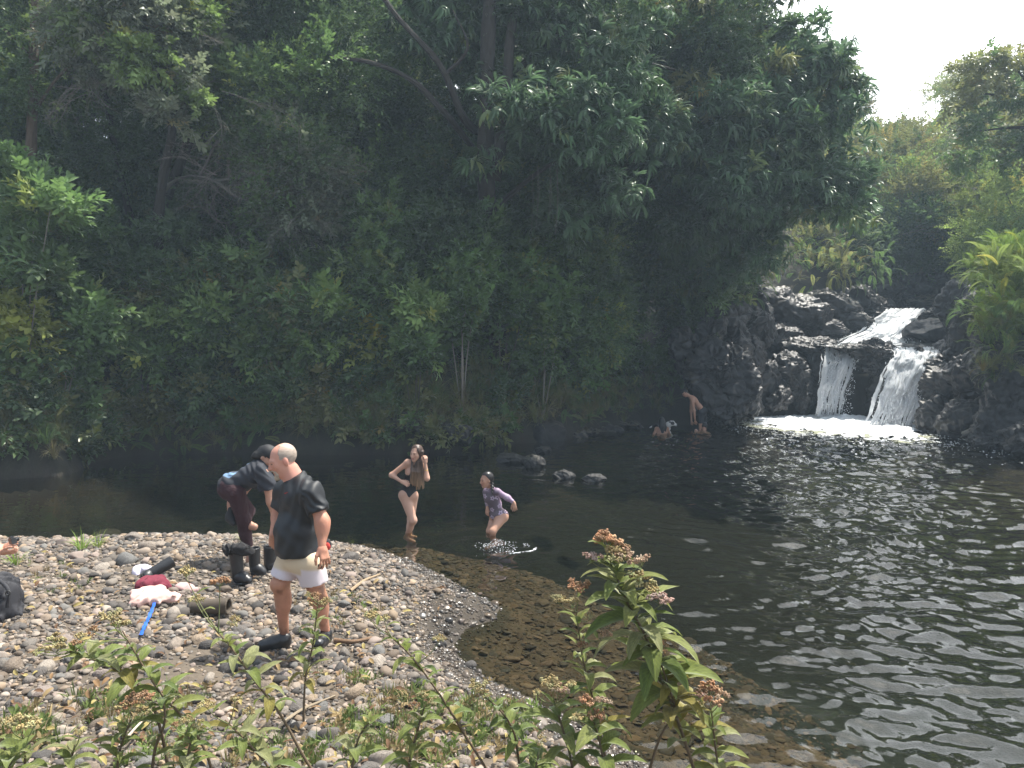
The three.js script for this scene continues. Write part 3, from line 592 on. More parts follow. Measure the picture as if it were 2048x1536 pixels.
{
  const t = tree('hooked_tree', 'grey twiggy tree with a hooked lichen covered limb above the left bank', [
    [[300, 660, 21.0], [308, 460, 21.0], [332, 376, 20.8], [380, 352, 20.6], [428, 362, 20.4], [470, 392, 20.2], 0.11, 0.04],
    [[428, 362, 20.4], [500, 350, 20.0], [560, 330, 19.8], 0.04, 0.015], [[470, 392, 20.2], [540, 420, 20.0], [610, 470, 19.8], 0.03, 0.012], [[400, 350, 20.6], [450, 260, 20.2], [520, 200, 20.0], 0.04, 0.015], [[440, 366, 20.4], [420, 430, 20.2], [460, 450, 20.0], 0.02, 0.008]],
    std([0.15, 0.145, 0.125], { roughness: 0.95, bumpMap: barkTex, bumpScale: 0.02 }));
  foliage('twigs', t, TWIG, twigMat, [...spread(15, [450, 300, 640, 470], [19.4, 20.6], 18, [0.4, 0.75], 18), ...spread(16, [420, 200, 600, 330], [19.6, 20.6], 8, [0.4, 0.7], 14)], G.grey, 75, { noColor: true });
  leafy(t, SMALL, [...spread(19.2, [440, 160, 590, 300], [19.6, 20.8], 24, [0.4, 0.8], 90, { tones: [G.grey, G.mid, G.light] }), ...spread(20.2, [540, 300, 660, 440], [19.4, 20.2], 20, [0.35, 0.6], 80, { tones: [G.grey, G.grey, G.mid] })], G.grey, 76);
}
{
  const t = tree('leaning_tree', 'dark tree with several leaning black stems behind the hooked limb', [
    [[260, 700, 22], [300, 500, 22], [360, 330, 22], [420, 200, 22], [520, 80, 22], [640, -30, 22], 0.2, 0.08],
    [[280, 520, 22.4], [230, 300, 22.4], [200, 100, 22.4], 0.13, 0.06], [[360, 330, 22], [400, 160, 22], [385, 0, 22], 0.1, 0.04], [[480, 130, 22], [620, 90, 22], [680, 60, 22], 0.06, 0.02]]);
  leafy(t, SMALL, [...spread(19, [380, -90, 720, 250], [20, 23], 40, [0.7, 1.3], 110, { tones: [G.dark, G.mid, G.dark] }), ...spread(20, [100, -100, 400, 420], [21, 23.4], 30, [0.7, 1.2], 90, { tones: [G.dark, G.mid] })], G.dark, 77);
}
{
  const t = tree('mango_tree', 'big mango tree with a thick dark double trunk and long hanging leaves in mid picture', [
    [[1000, 760, 22], [985, 520, 22], [972, 330, 20.6], [975, 150, 20.2], [980, -80, 20.2], [980, -340, 21.6], 0.33, 0.14],
    [[985, 360, 20.6], [1012, 220, 20.2], [1022, 60, 20.2], [1060, -140, 21], 0.2, 0.09], [[970, 270, 21.4], [930, 240, 20], [880, 130, 19.4], [800, 40, 19.2], [740, -40, 19], 0.12, 0.05],
    [[965, 320, 21.4], [880, 215, 19.6], [820, 158, 19.2], [740, 125, 19], [660, 115, 19], 0.10, 0.04], [[1000, 190, 21.2], [1100, 80, 20.8], [1230, 110, 20.4], [1350, 140, 20], 0.12, 0.04],
    [[985, 420, 21.8], [1100, 330, 20.6], [1200, 300, 20], 0.1, 0.03], [[890, 150, 19.5], [935, 95, 19.3], [905, 20, 19.2], 0.06, 0.02]]);
  const at_ = (px, py, D, k, n) => [at(px, py, D), [k, k * 0.75, k], n, undefined];
  leafy(t, MANGO, [at_(1010, 195, 18.6, 0.5, 36), at_(1060, 215, 18.6, 0.6, 44), at_(1120, 240, 18.6, 0.7, 52), at_(1180, 200, 18.6, 0.7, 52), at_(1240, 160, 18.7, 0.6, 44), at_(1215, 100, 18.8, 0.6, 44), at_(1180, 80, 18.8, 0.5, 36), at_(1150, 290, 18.7, 0.7, 50), at_(1230, 260, 18.7, 0.6, 46), at_(1275, 320, 18.8, 0.5, 40), at_(1080, 275, 18.8, 0.6, 36), at_(1020, 250, 18.8, 0.4, 24), at_(1250, 380, 19, 0.4, 22),
    ...spread(21, [820, -70, 1330, 60], [19.6, 22.5], 32, [0.6, 1.1], 66, { tones: [G.mango, G.dark, G.mango] }), ...spread(22, [960, 120, 1340, 470], [19.6, 21.4], 26, [0.5, 0.9], 50, { tones: [G.mango, G.dark] }), ...spread(23, [690, -80, 980, 100], [20.6, 23], 18, [0.6, 1.0], 56, { tones: [G.mango, G.dark] })], G.mango, 78, { lift: -0.35, scatter: 0.35 });
  const v = rng(5); for (let i = 0; i < 7; i++) { const x = 1060 + 60 * v(), y = 330 + 30 * v(), L = 60 + 90 * v(); mesh(i ? 'hanging_root_' + String(i).padStart(3, '0') : 'hanging_root', limb(path([[x, y, 19], [x + 2 * v(), y + L * 0.5, 19], [x - 3, y + L, 19]]), 0.006, 0.004, 4, 3, 0, i), paleBarkMat, t); }
}
{
  const t = tree('mango_tree', 'right hand mango tree whose hanging leaves meet the white sky', [
    [[1430, 560, 27.5], [1420, 450, 27], [1400, 250, 26], [1440, 60, 25.6], [1500, -140, 25], 0.3, 0.12],
    [[1405, 280, 26], [1490, 200, 25], [1560, 200, 24.4], [1630, 170, 24], 0.09, 0.03], [[1430, 100, 25.6], [1500, 55, 25], [1580, 60, 24.4], [1640, 80, 24], 0.08, 0.025], [[1410, 200, 26], [1330, 130, 25], [1250, 110, 24.4], 0.1, 0.04], [[1410, 320, 26], [1340, 230, 25], [1260, 180, 24], 0.08, 0.03]]);
  leafy(t, MANGO, [
    ...spread(24, [1440, 190, 1700, 420], [21.4, 24], 46, [0.5, 0.95], 60, { tones: [G.mango, G.mango, G.dark] }), ...spread(25, [1330, 240, 1560, 470], [22, 25], 30, [0.5, 0.9], 54, { tones: [G.mango, G.dark] }),
    ...spread(26, [1360, -120, 1680, 200], [22, 26], 46, [0.6, 1.1], 70, { tones: [G.mango, G.olive, G.dark, G.mid], keep: (x, y) => x < 1600 + y * 0.55 }), ...spread(27, [1640, 100, 1720, 200], [22, 23.6], 9, [0.3, 0.5], 36, { tones: [G.mid, G.mango] }), ...spread(58, [1330, 420, 1530, 570], [23.6, 25.6], 18, [0.45, 0.75], 54, { tones: [G.mango, G.dark] }), ...spread(28, [1600, 330, 1720, 440], [21.6, 23], 12, [0.3, 0.6], 34, { tones: [G.mango, G.mid] })], G.mango, 79, { lift: -0.35, scatter: 0.35 });
}
{
  const t = tree('shade_tree', 'dark small leaved tree hanging over the rocks left of the big boulder', [
    [[1330, 700, 28], [1330, 560, 28], [1350, 380, 28], [1370, 200, 28], 0.18, 0.07], [[1335, 520, 28], [1410, 450, 27], [1480, 430, 26], 0.07, 0.02], [[1335, 600, 28], [1260, 520, 26.6], [1200, 480, 25.6], 0.06, 0.02]]);
  leafy(t, SMALL, [...spread(29, [1220, 400, 1440, 575], [26.4, 28.6], 50, [0.6, 1.1], 110, { tones: [G.dark, G.dark, G.mid] }), ...spread(30, [1150, 470, 1215, 700], [22.6, 24], 15, [0.35, 0.5], 60, { tones: [G.mid, G.light] })], G.dark, 80);
}
// ---------------------------------------------------------------- saplings and shrubs of the bank
const SAPLINGS = [
  [40, 470, 17.4, 'pale green bush in the shade below the straight trunk at the left edge', [[30, 380], [70, 400], [20, 330], [100, 420]], G.mid],
  [38, 655, 16.4, 'bright yellow green sapling at the far left of the bank', [[30, 640], [45, 610], [20, 680], [60, 690]], G.yellow],
  [120, 650, 17.6, 'broad leaved dark bush with a few reddish new leaves at the left', [[100, 590], [150, 610], [120, 640], [180, 640]], G.mid],
  [290, 700, 17.8, 'light leaved sapling standing below the hooked limb', [[300, 640], [330, 660], [270, 690], [330, 600]], G.light],
  [385, 700, 18, 'slim sapling with upright pale leaves right of the hooked tree', [[380, 640], [410, 625], [390, 670], [440, 650]], G.light],
  [455, 690, 18, 'bushy sapling with yellowish leaf tips left of the slim pale stems', [[450, 600], [480, 640], [440, 660], [520, 620]], G.olive],
  [560, 720, 18.2, 'sapling with a bare thin stem above the bending woman', [[540, 600], [570, 640], [600, 600], [530, 650]], G.mid],
  [640, 730, 18.4, 'leafy sapling over the overhanging grass in mid bank', [[620, 640], [660, 610], [640, 690], [680, 650]], G.light],
  [738, 720, 18.6, 'yellow green sapling above the grass, left of the tall pale stems', [[735, 650], [745, 690], [720, 720], [760, 730]], G.yellow],
  [830, 700, 18.8, 'sapling with a whorl of pale leaves on a thin straight stem', [[825, 610], [845, 630], [810, 650], [830, 690]], G.light],
  [925, 690, 20, 'tall sapling with a long pale curved stem in mid picture', [[910, 540], [950, 500], [890, 580], [960, 560]], G.mid],
  [1005, 680, 20, 'tall sapling with a straight grey stem below the mango trunk', [[1015, 560], [1040, 590], [990, 540], [1050, 540]], G.mid],
  [1085, 700, 20.4, 'sapling with a white bent stem left of the sunlit leaves', [[1090, 640], [1110, 620], [1120, 590], [1070, 660]], G.light],
  [1180, 730, 21, 'sunlit shrub with bright fresh leaves above the pool rocks', [[1170, 740], [1185, 700], [1150, 750], [1195, 640]], G.yellow],
];
SAPLINGS.forEach(([px, py, D0, label, tops, tone], i) => {
  const D = bankD(px) + 0.5 + 0.7 * (i % 3) / 2;
  const t = group('sapling', label, 'sapling'), r = rng(1000 + i);
  const b = at(px, py + 110, D); b.y = groundH(b.x, D) - 0.1;
  const clumps = [];
  tops.forEach(([x, y], k) => {
    const c = at(x, y, D - 0.6 + r() * 0.8); if (c.y < b.y + 0.5) c.y = b.y + 0.5 + 0.4 * r();
    const mid = b.clone().lerp(c, 0.5).add(V((r() - 0.5) * 0.35, 0.1, (r() - 0.5) * 0.3));
    mesh(k ? 'stem_' + String(k).padStart(3, '0') : 'stem', limb([b, mid, c], 0.022, 0.008, 5, 5, 0.1, i), i % 2 ? paleBarkMat : twigMat, t);
    clumps.push([c, [0.42 + 0.2 * r(), 0.38, 0.42], 34, (r() < 0.25 ? G.mid : tone).map((x) => x * 1.25)]);
    if (k) clumps.push([mid.clone().lerp(c, 0.4), [0.5, 0.45, 0.45], 24, G.mid]);
  });
  foliage('leaves', t, BROAD, leafMat, clumps, tone, 1100 + i, { lift: 0.5, scatter: 0.9, gap: -0.5, size: 1.35, dens: 0.7 });
});
{
  const u = foliage('undergrowth', null, BROAD, leafMat, [
    ...spread(41, [-150, 440, 760, 800], [0.5, 3.6], 150, [0.5, 0.95], 90, { tones: [G.mid, G.dark, G.mid, G.olive, G.light, G.dark] }),
    ...spread(42, [700, 440, 1240, 800], [0.6, 3.6], 110, [0.5, 0.95], 90, { tones: [G.mid, G.dark, G.dark] }),
    ...spread(43, [80, 770, 760, 900], [0.1, 0.8], 54, [0.3, 0.6], 46, { tones: [G.mid, G.dark, G.olive] }),
    ...spread(56, [1230, 500, 1400, 740], [0.3, 2.4], 40, [0.4, 0.7], 80, { tones: [G.dark, G.mid] }), ...spread(57, [1390, 440, 1500, 600], [-1.4, 0.4], 20, [0.35, 0.55], 80, { tones: [G.dark, G.mid] }),
    ...spread(44, [740, 840, 1020, 895], [0, 0.6], 16, [0.15, 0.35], 26, { tones: [G.mid, G.olive] }),
    ...spread(45, [-80, 740, 60, 900], [0.2, 1.2], 18, [0.3, 0.5], 40, { tones: [G.mid, G.olive] }),
  ], G.mid, 81, { size: 1.15, lift: 0.3, scatter: 0.9, dens: 0.7 });
  tag(u, 'broad leaved undergrowth covering the far bank between the saplings', 'undergrowth', null, 'stuff');
  const r = rng(82), q = new THREE.Quaternion(), e = new THREE.Euler();
  const scatter = (name, label, cat, shapes, mat, spots, tones) => {
    const per = shapes.map(() => [[], []]);
    for (const [x0, x1, y0, y1, D0, D1, n, s] of spots) for (let i = 0; i < n; i++) {
      const px = mix(x0, x1, r()), c = at(px, mix(y0, y1, r()), mix(D0, D1, r()) + (D0 < 10 ? bankD(px) : 0)), D = -c.z, h = groundH(c.x, D); if (h < -0.1 || c.y > h + 1.6) continue;
      c.y = Math.min(Math.max(c.y, h - 0.05), h + 0.55);
      e.set((r() - 0.5) * 0.5 + 0.45, r() * 6.28, (r() - 0.5) * 0.5); q.setFromEuler(e); const k = s * (0.6 + 0.7 * r()), j = Math.floor(r() * shapes.length), t = tones[Math.floor(r() * tones.length)], w = 0.7 + 0.6 * r();
      per[j][0].push(M4().compose(c, q, V(k, k, k))); per[j][1].push(lin(t[0] * w, t[1] * w, t[2] * w));
    }
    let first; per.forEach((b, j) => { if (!b[0].length) return; const m = instanced(name, shapes[j], mat, b[0], b[1], first); m.userData.kind = 'stuff'; first ??= m; });
    return tag(first, label, cat, null, 'stuff');
  };
  scatter('bank_grass', 'long grass hanging over the edge of the far bank', 'grass', GRASS, dullLeafMat, [[-60, 170, 800, 930, -0.1, 1.4, 190, 0.8], [500, 1000, 720, 880, 0, 1.6, 520, 0.85], [150, 520, 820, 905, 0, 0.8, 140, 0.6], [1000, 1400, 760, 860, 0, 1.8, 300, 0.8], [1700, 1830, 490, 560, 36, 42, 160, 1.2]], [G.olive, G.olive, G.straw, G.mid]);
  scatter('bank_ferns', 'ferns drooping from the bank above the waterline', 'ferns', FERN, dullLeafMat, [[240, 560, 830, 900, 0, 0.7, 150, 0.6], [1120, 1230, 720, 860, 0, 1.5, 90, 0.7], [700, 1000, 850, 905, 0, 0.6, 130, 0.5], [1560, 1720, 470, 560, 31, 36, 110, 1.3]], [G.mid, G.mid, G.olive, G.fern]);
}
// ---------------------------------------------------------------- the sunny ravine side on the right
[
  [1790, 400, 40, 3.0, 'olive shrub just right of the hanging mango leaves', G.olive, 'mid'], [1755, 325, 46, 3.0, 'brownish green shrub under the dip of the skyline', G.olive, 'mid'], [1850, 365, 48, 2.8, 'dull green shrub at the lowest dip of the skyline', G.olive, 'mid'], [1900, 430, 40, 3.2, 'bright green fine leaved shrub in the middle of the ravine side', G.slope, 'fine'], [1985, 400, 38, 3.4, 'large bright green shrub filling the ravine side below the spreading tree', G.slope, 'fine'], [1960, 335, 50, 3.2, 'dark green shrub under the spreading tree', G.mid, 'mid'], [2050, 330, 44, 3.4, 'green shrub at the right edge below the spreading tree', G.slope, 'fine'], [1820, 470, 38, 2.4, 'dark shrub with bare grey twigs above the dry lava rocks', G.dark, 'mid'], [2060, 440, 32, 2.6, 'light green shrub at the right edge above the bright fern bank', G.slope, 'fine'], [1722, 262, 52, 3.2, 'tall shrub rising beside the mango leaves at the skyline', G.olive, 'mid'],
].forEach(([px, py, D, R, label, tone, kind], i) => {
  const s = group('shrub', label, 'shrub'), c = at(px, py, D), b = V(c.x, groundH(c.x, D) - 0.2, c.z), r = rng(2000 + i);
  for (let k = 0; k < 4; k++) mesh(k ? 'stem_' + String(k).padStart(3, '0') : 'stem', limb([b, b.clone().lerp(c, 0.5).add(V((r() - 0.5) * R, 0, (r() - 0.5) * R)), c.clone().add(V((r() - 0.5) * R, R * 0.5, (r() - 0.5) * R))], 0.09, 0.02, 5, 4, 0.1, k), barkMat, s);
  const cl = []; for (let k = 0; k < 16; k++) { const d = sphereDir(r); cl.push([V(c.x + d.x * R * 0.8, c.y + d.y * R * 0.55 - 0.2 * R, c.z + d.z * R * 0.7), [R * 0.42, R * 0.32, R * 0.42], 90, r() < 0.25 ? G.light : undefined]); }
  foliage('crown', s, kind === 'fine' ? FINE : SMALL, dullLeafMat, cl, tone, 2100 + i, { size: 1.7, lift: 0.35, dens: 0.9 });
  if (i === 7 || i === 0) foliage('twigs', s, TWIG, twigMat, cl.slice(0, 8).map((x) => [x[0], x[1], 14]), tone, 2200 + i, { noColor: true, size: 2 });
});
{
  const f = foliage('hillside_scrub', null, FINE, dullLeafMat, spread(46, [1640, 262, 2250, 560], [38, 60], 130, [1.4, 2.4], 70, { tones: [G.olive, G.slope, G.mid], keep: (x, y) => y > 275 + 0.06 * Math.abs(x - 1850) && !(x > 1690 && x < 1920 && y > 490) }), G.olive, 83, { size: 1.9, lift: 0.3, dens: 1 });
  tag(f, 'scrub covering the hillside beyond the upper cascade', 'scrub', null, 'stuff');
  const t = tree('spreading_tree', 'tree with dark spreading branches against the sky at the right edge', [
    [[2290, 560, 31], [2240, 400, 31], [2180, 300, 30.6], [2110, 262, 30.2], [2030, 255, 30], [1960, 262, 29.8], 0.2, 0.03], [[2180, 300, 30.6], [2080, 230, 30], [1990, 190, 29.8], [1920, 190, 29.4], 0.09, 0.02], [[2110, 262, 30.2], [2050, 160, 30], [2000, 100, 29.8], 0.07, 0.02], [[2200, 320, 30.6], [2150, 120, 30], [2100, 20, 30], 0.1, 0.03]]);
  leafy(t, BROAD, [...spread(47, [1940, 110, 2200, 250], [28.6, 31], 40, [0.5, 1.0], 60, { tones: [G.olive, G.mid, G.olive], flat: 0.5 }), ...spread(48, [1895, 165, 1960, 225], [28.8, 30], 9, [0.25, 0.5], 26, { tones: [G.olive], flat: 0.5 }), ...spread(49, [1975, 90, 2120, 150], [29, 30.5], 10, [0.3, 0.6], 30, { tones: [G.olive], flat: 0.5 }), ...spread(50, [1870, 240, 2150, 330], [30, 34], 34, [0.5, 1.0], 60, { tones: [G.olive, G.mid] })], G.olive, 84, { gap: 0.0, size: 1.25, lift: -0.3, dens: 0.55 });
  const fb = foliage('fern_bank', null, [FERN[0], FERN[1], GRASS[0]], dullLeafMat, [
    ...spread(51, [1968, 490, 2150, 670], [19.5, 23], 60, [0.4, 0.8], 60, { tones: [G.fern, G.fern, G.slope] }), ...spread(52, [1990, 640, 2110, 790], [18.6, 21.5], 22, [0.4, 0.7], 26, { tones: [G.mid, G.olive] }), ...spread(53, [1940, 560, 1970, 640], [22, 25], 8, [0.3, 0.5], 24, { tones: [G.mid, G.fern] })], G.fern, 85, { lift: 0.2, scatter: 0.9, size: 0.62, dens: 1 });
  tag(foliage('hanging_ferns', null, FERN, dullLeafMat, [...spread(54, [1390, 470, 1520, 610], [27.6, 29], 30, [0.35, 0.55], 46, { tones: [G.mid, G.olive, G.fern] }), ...spread(55, [1560, 470, 1760, 560], [33, 36], 30, [0.6, 1.0], 44, { tones: [G.olive, G.mid] })], G.mid, 86, { lift: -0.2, size: 0.8 }), 'ferns hanging over the rocks above the big boulder', 'ferns', null, 'stuff');
  tag(fb, 'bright yellow green ferns and grass hanging from the top of the right lava wall', 'ferns', null, 'stuff');
}

// ---------------------------------------------------------------- figures: distance fields meshed into one continuous skin
function nets(f, lo, hi, h) {                                           // surface of f = 0 in a box, cells of size h
  const nx = Math.ceil((hi.x - lo.x) / h) + 1, ny = Math.ceil((hi.y - lo.y) / h) + 1, nz = Math.ceil((hi.z - lo.z) / h) + 1, d = new Float32Array(nx * ny * nz), p = V(), B = 4;
  for (let k0 = 0; k0 < nz; k0 += B) for (let j0 = 0; j0 < ny; j0 += B) for (let i0 = 0; i0 < nx; i0 += B) {
    const c = f(p.set(lo.x + (i0 + 1.5) * h, lo.y + (j0 + 1.5) * h, lo.z + (k0 + 1.5) * h)), far = Math.abs(c) > B * h * 2.2;
    for (let k = k0; k < Math.min(nz, k0 + B); k++) for (let j = j0; j < Math.min(ny, j0 + B); j++) for (let i = i0; i < Math.min(nx, i0 + B); i++)
      d[(k * ny + j) * nx + i] = far ? c : f(p.set(lo.x + i * h, lo.y + j * h, lo.z + k * h));
  }
  const id = new Int32Array(nx * ny * nz).fill(-1), pos = [], idx = [], at3 = (i, j, k) => (k * ny + j) * nx + i;
  const E = [[0, 1], [2, 3], [4, 5], [6, 7], [0, 2], [1, 3], [4, 6], [5, 7], [0, 4], [1, 5], [2, 6], [3, 7]];
  for (let k = 0; k < nz - 1; k++) for (let j = 0; j < ny - 1; j++) for (let i = 0; i < nx - 1; i++) {
    const v = [0, 1, 2, 3, 4, 5, 6, 7].map((c) => d[at3(i + (c & 1), j + ((c >> 1) & 1), k + (c >> 2))]); let neg = 0; for (const x of v) if (x < 0) neg++;
    if (neg === 0 || neg === 8) continue;
    let n = 0, x = 0, y = 0, z = 0;
    for (const [a, b] of E) if ((v[a] < 0) !== (v[b] < 0)) { const t = v[a] / (v[a] - v[b]); n++; x += mix(a & 1, b & 1, t); y += mix((a >> 1) & 1, (b >> 1) & 1, t); z += mix(a >> 2, b >> 2, t); }
    id[at3(i, j, k)] = pos.length / 3; pos.push(lo.x + (i + x / n) * h, lo.y + (j + y / n) * h, lo.z + (k + z / n) * h);
  }
  const quad = (a, b, c, e, flip) => { if (a < 0 || b < 0 || c < 0 || e < 0) return; flip ? idx.push(a, c, b, b, c, e) : idx.push(a, b, c, b, e, c); };
  for (let k = 1; k < nz - 1; k++) for (let j = 1; j < ny - 1; j++) for (let i = 1; i < nx - 1; i++) {
    const a = d[at3(i, j, k)];
    if ((a < 0) !== (d[at3(i + 1, j, k)] < 0)) quad(id[at3(i, j - 1, k - 1)], id[at3(i, j, k - 1)], id[at3(i, j - 1, k)], id[at3(i, j, k)], a >= 0);
    if ((a < 0) !== (d[at3(i, j + 1, k)] < 0)) quad(id[at3(i - 1, j, k - 1)], id[at3(i - 1, j, k)], id[at3(i, j, k - 1)], id[at3(i, j, k)], a >= 0);
    if ((a < 0) !== (d[at3(i, j, k + 1)] < 0)) quad(id[at3(i - 1, j - 1, k)], id[at3(i, j - 1, k)], id[at3(i - 1, j, k)], id[at3(i, j, k)], a >= 0);
  }
  return geo(pos, idx);
}
const cap = (a, b, ra, rb = ra) => ({ a, b, ra, rb, e: b.clone().sub(a), l2: Math.max(1e-9, a.distanceToSquared(b)) });
const ball = (c, r) => cap(c, c.clone().add(V(0, 1e-4, 0)), r, r);
function ell(c, ax, ay, az, r) { return { c, ax, ay, az, r, m: Math.min(...r) }; }   // axes and radii
const chain = (pts, rs) => pts.slice(1).map((p, i) => cap(pts[i], p, rs[i], rs[i + 1]));
const tmp = V();
function dist(q, p) {
  if (q.c) {
    tmp.subVectors(p, q.c); const x = tmp.dot(q.ax) / q.r[0], y = tmp.dot(q.ay) / q.r[1], z = tmp.dot(q.az) / q.r[2], k = Math.sqrt(x * x + y * y + z * z), g = Math.sqrt((x / q.r[0]) ** 2 + (y / q.r[1]) ** 2 + (z / q.r[2]) ** 2);
    return g < 1e-6 ? -q.m : k * (k - 1) / g;
  }
  tmp.subVectors(p, q.a); const t = clamp(tmp.dot(q.e) / q.l2); tmp.addScaledVector(q.e, -t); return tmp.length() - mix(q.ra, q.rb, t);
}
const smin = (a, b, k) => { const h = Math.max(k - Math.abs(a - b), 0) / k; return Math.min(a, b) - h * h * k * 0.25; };
function field(list, k = 0.04) { return (p) => { let d = 9; for (const q of list) d = smin(d, dist(q, p), q.k ?? k); return d; }; }
function bounds(list, pad) {
  const lo = V(9, 9, 9), hi = V(-9, -9, -9);
  for (const q of list) for (const [c, r] of q.c ? [[q.c, Math.max(...q.r)]] : [[q.a, q.ra], [q.b, q.rb]]) { lo.min(V(c.x - r, c.y - r, c.z - r)); hi.max(V(c.x + r, c.y + r, c.z + r)); }
  return [lo.addScalar(-pad), hi.addScalar(pad)];
}
function solid(list, h, opt = {}) {                                     // opt: k, grow, cut(p) > 0 removes, color(p, n)
  const base = field(list, opt.k), subs = (opt.parts ?? []).map(([l, c]) => [field(l, opt.k), c]), f0 = subs.length ? (p) => { let d = base(p); for (const [g, c] of subs) d = smin(d, Math.max(g(p), c(p)), opt.k ?? 0.04); return d; } : base, grow = opt.grow ?? 0, f = (p) => { let d = f0(p) - (typeof grow === 'function' ? grow(p) : grow); if (opt.cut) d = Math.max(d, opt.cut(p)); return d; };
  const [lo, hi] = bounds(opt.parts ? [...list, ...opt.parts.flatMap((x) => x[0])] : list, h * 3 + (opt.pad ?? 0.03)), g = nets(f, lo, hi, h), v = V(), n = V();
  if (opt.color) paint(g, (x, y, z, a, b, c) => opt.color(v.set(x, y, z), n.set(a, b, c)));
  return g;
}
const J = (o, D) => (px, py, dz = 0) => at(px, py, D - dz).sub(o);    // a pixel as a joint, dz metres nearer than the figure's feet
const dirs = (f, upHint = UPV) => { const F = f.clone().normalize(), S = V().crossVectors(upHint, F).normalize(), Up = V().crossVectors(F, S).normalize(); return [S, Up, F]; };   // S is the person's left
function headPrims(c, S, U, F, s = 1) {
  const P = (a, b, d) => c.clone().addScaledVector(S, a * s).addScaledVector(U, b * s).addScaledVector(F, d * s), e = (p, r, k) => ({ ...ell(p, S, U, F, r.map((x) => x * s)), k: k * s });
  return [e(P(0, 0.035, -0.018), [0.074, 0.088, 0.096], 0.03), e(P(0, -0.035, 0.03), [0.06, 0.082, 0.062], 0.04), { ...ball(P(0, -0.098, 0.062), 0.022 * s), k: 0.035 * s },
    e(P(0, 0.024, 0.072), [0.05, 0.013, 0.018], 0.02), { ...cap(P(0, 0.012, 0.086), P(0, -0.028, 0.108), 0.008 * s, 0.013 * s), k: 0.016 * s }, { ...ball(P(-0.012, -0.034, 0.094), 0.008 * s), k: 0.01 * s }, { ...ball(P(0.012, -0.034, 0.094), 0.008 * s), k: 0.01 * s },
    e(P(0, -0.058, 0.082), [0.022, 0.006, 0.010], 0.01), e(P(0, -0.069, 0.080), [0.018, 0.006, 0.010], 0.01), e(P(0.036, -0.02, 0.062), [0.022, 0.02, 0.016], 0.03), e(P(-0.036, -0.02, 0.062), [0.022, 0.02, 0.016], 0.03),
    e(P(0.074, -0.005, -0.012), [0.010, 0.030, 0.018], 0.012), e(P(-0.074, -0.005, -0.012), [0.010, 0.030, 0.018], 0.012), e(P(0.031, 0.004, 0.072), [0.014, 0.010, 0.012], 0.006), e(P(-0.031, 0.004, 0.072), [0.014, 0.010, 0.012], 0.006)];
}
const near = (p, c, r) => sstep(r, r * 0.5, p.distanceTo(c));
function faceColor(c, S, U, F, s, skin, lip, brow, o = {}) {
  const P = (a, b, d) => c.clone().addScaledVector(S, a * s).addScaledVector(U, b * s).addScaledVector(F, d * s), d = V();
  return (p) => {
    d.subVectors(p, c).divideScalar(s); const a = d.dot(S), b = d.dot(U), q = d.dot(F); let col = skin.slice();
    const m = (t, k) => { col = col.map((x, i) => mix(x, t[i], k)); };
    if (q > 0.05) {
      m(lip, sstep(1.2, 0.8, Math.hypot(a / 0.025, (b + 0.063) / 0.012)) * 0.9);
      for (const e of [-0.031, 0.031]) { m(brow, sstep(1.15, 0.8, Math.hypot((a - e) / 0.02, (b - 0.024) / 0.006)) * (o.brow ?? 0.85)); m([0.03, 0.02, 0.015], sstep(1.15, 0.75, Math.hypot((a - e) / 0.0125, (b - 0.005) / 0.0055))); }
      m([skin[0], skin[1] * 0.8, skin[2] * 0.75], 0.5 * sstep(1.2, 0.3, Math.hypot((Math.abs(a) - 0.035) / 0.03, (b + 0.025) / 0.03)));
    }
    return o.more ? o.more(a, b, q, col, m) || col : col;
  };
}
// a hand: w wrist, d towards the fingers, n out of the back of the hand, side = towards the thumb; curl bends the fingers to the palm
function handPrims(w, d, n, len = 0.185, curl = 0.5, spread = 0.12, thumbOut = 0.7) {
  const D = d.clone().normalize(), T = V().crossVectors(n, D).normalize(), N = V().crossVectors(D, T).normalize(), s = len / 0.185;
  const T2 = thumbOut < 0 ? T.clone().negate() : T, P = (a, b, c) => w.clone().addScaledVector(T2, a * s).addScaledVector(N, b * s).addScaledVector(D, c * s), out = [];
  out.push({ ...cap(w, P(0, 0, 0.03), 0.026 * s, 0.026 * s), k: 0.03 });
  const roots = [0.028, 0.010, -0.009, -0.027], Ls = [0.068, 0.076, 0.071, 0.055];
  roots.forEach((x, i) => {
    out.push({ ...cap(P(x * 0.6, 0, 0.02), P(x, 0.002, 0.088), 0.015 * s, 0.0115 * s), k: 0.016 * s });
    let p = P(x, 0, 0.088), a = curl * 0.35 + i * 0.05; const side = T2.clone().multiplyScalar((1.2 - i) * spread);
    [0.46, 0.3, 0.24].forEach((q, j) => { const dir = D.clone().multiplyScalar(Math.cos(a)).addScaledVector(N, -Math.sin(a)).add(side).normalize(), e = p.clone().addScaledVector(dir, Ls[i] * q * s); out.push({ ...cap(p, e, (0.0098 - j * 0.0011) * s, (0.0088 - j * 0.0011) * s), k: 0.004 }); p = e; a += curl * 0.75; });
  });
  const t0 = P(0.022, -0.006, 0.025), t1 = P(0.048, -0.016, 0.058), t2 = P(0.058, -0.024, 0.088), t3 = P(0.058, -0.030, 0.112);
  out.push({ ...cap(t0, t1, 0.016 * s, 0.0125 * s), k: 0.016 * s }, { ...cap(t1, t2, 0.0112 * s, 0.0102 * s), k: 0.005 }, { ...cap(t2, t3, 0.0102 * s, 0.0085 * s), k: 0.004 });
  return out;
}
const skinMat = phys([1, 1, 1], { vertexColors: true, roughness: 0.52, sheen: 0.15, sheenRoughness: 0.5 });
const wetSkinMat = phys([1, 1, 1], { vertexColors: true, roughness: 0.36 });
const clothTex = noiseTex(128, (u, v) => 0.5 + 0.35 * tileFbm(u, v, 16, 4, 61));
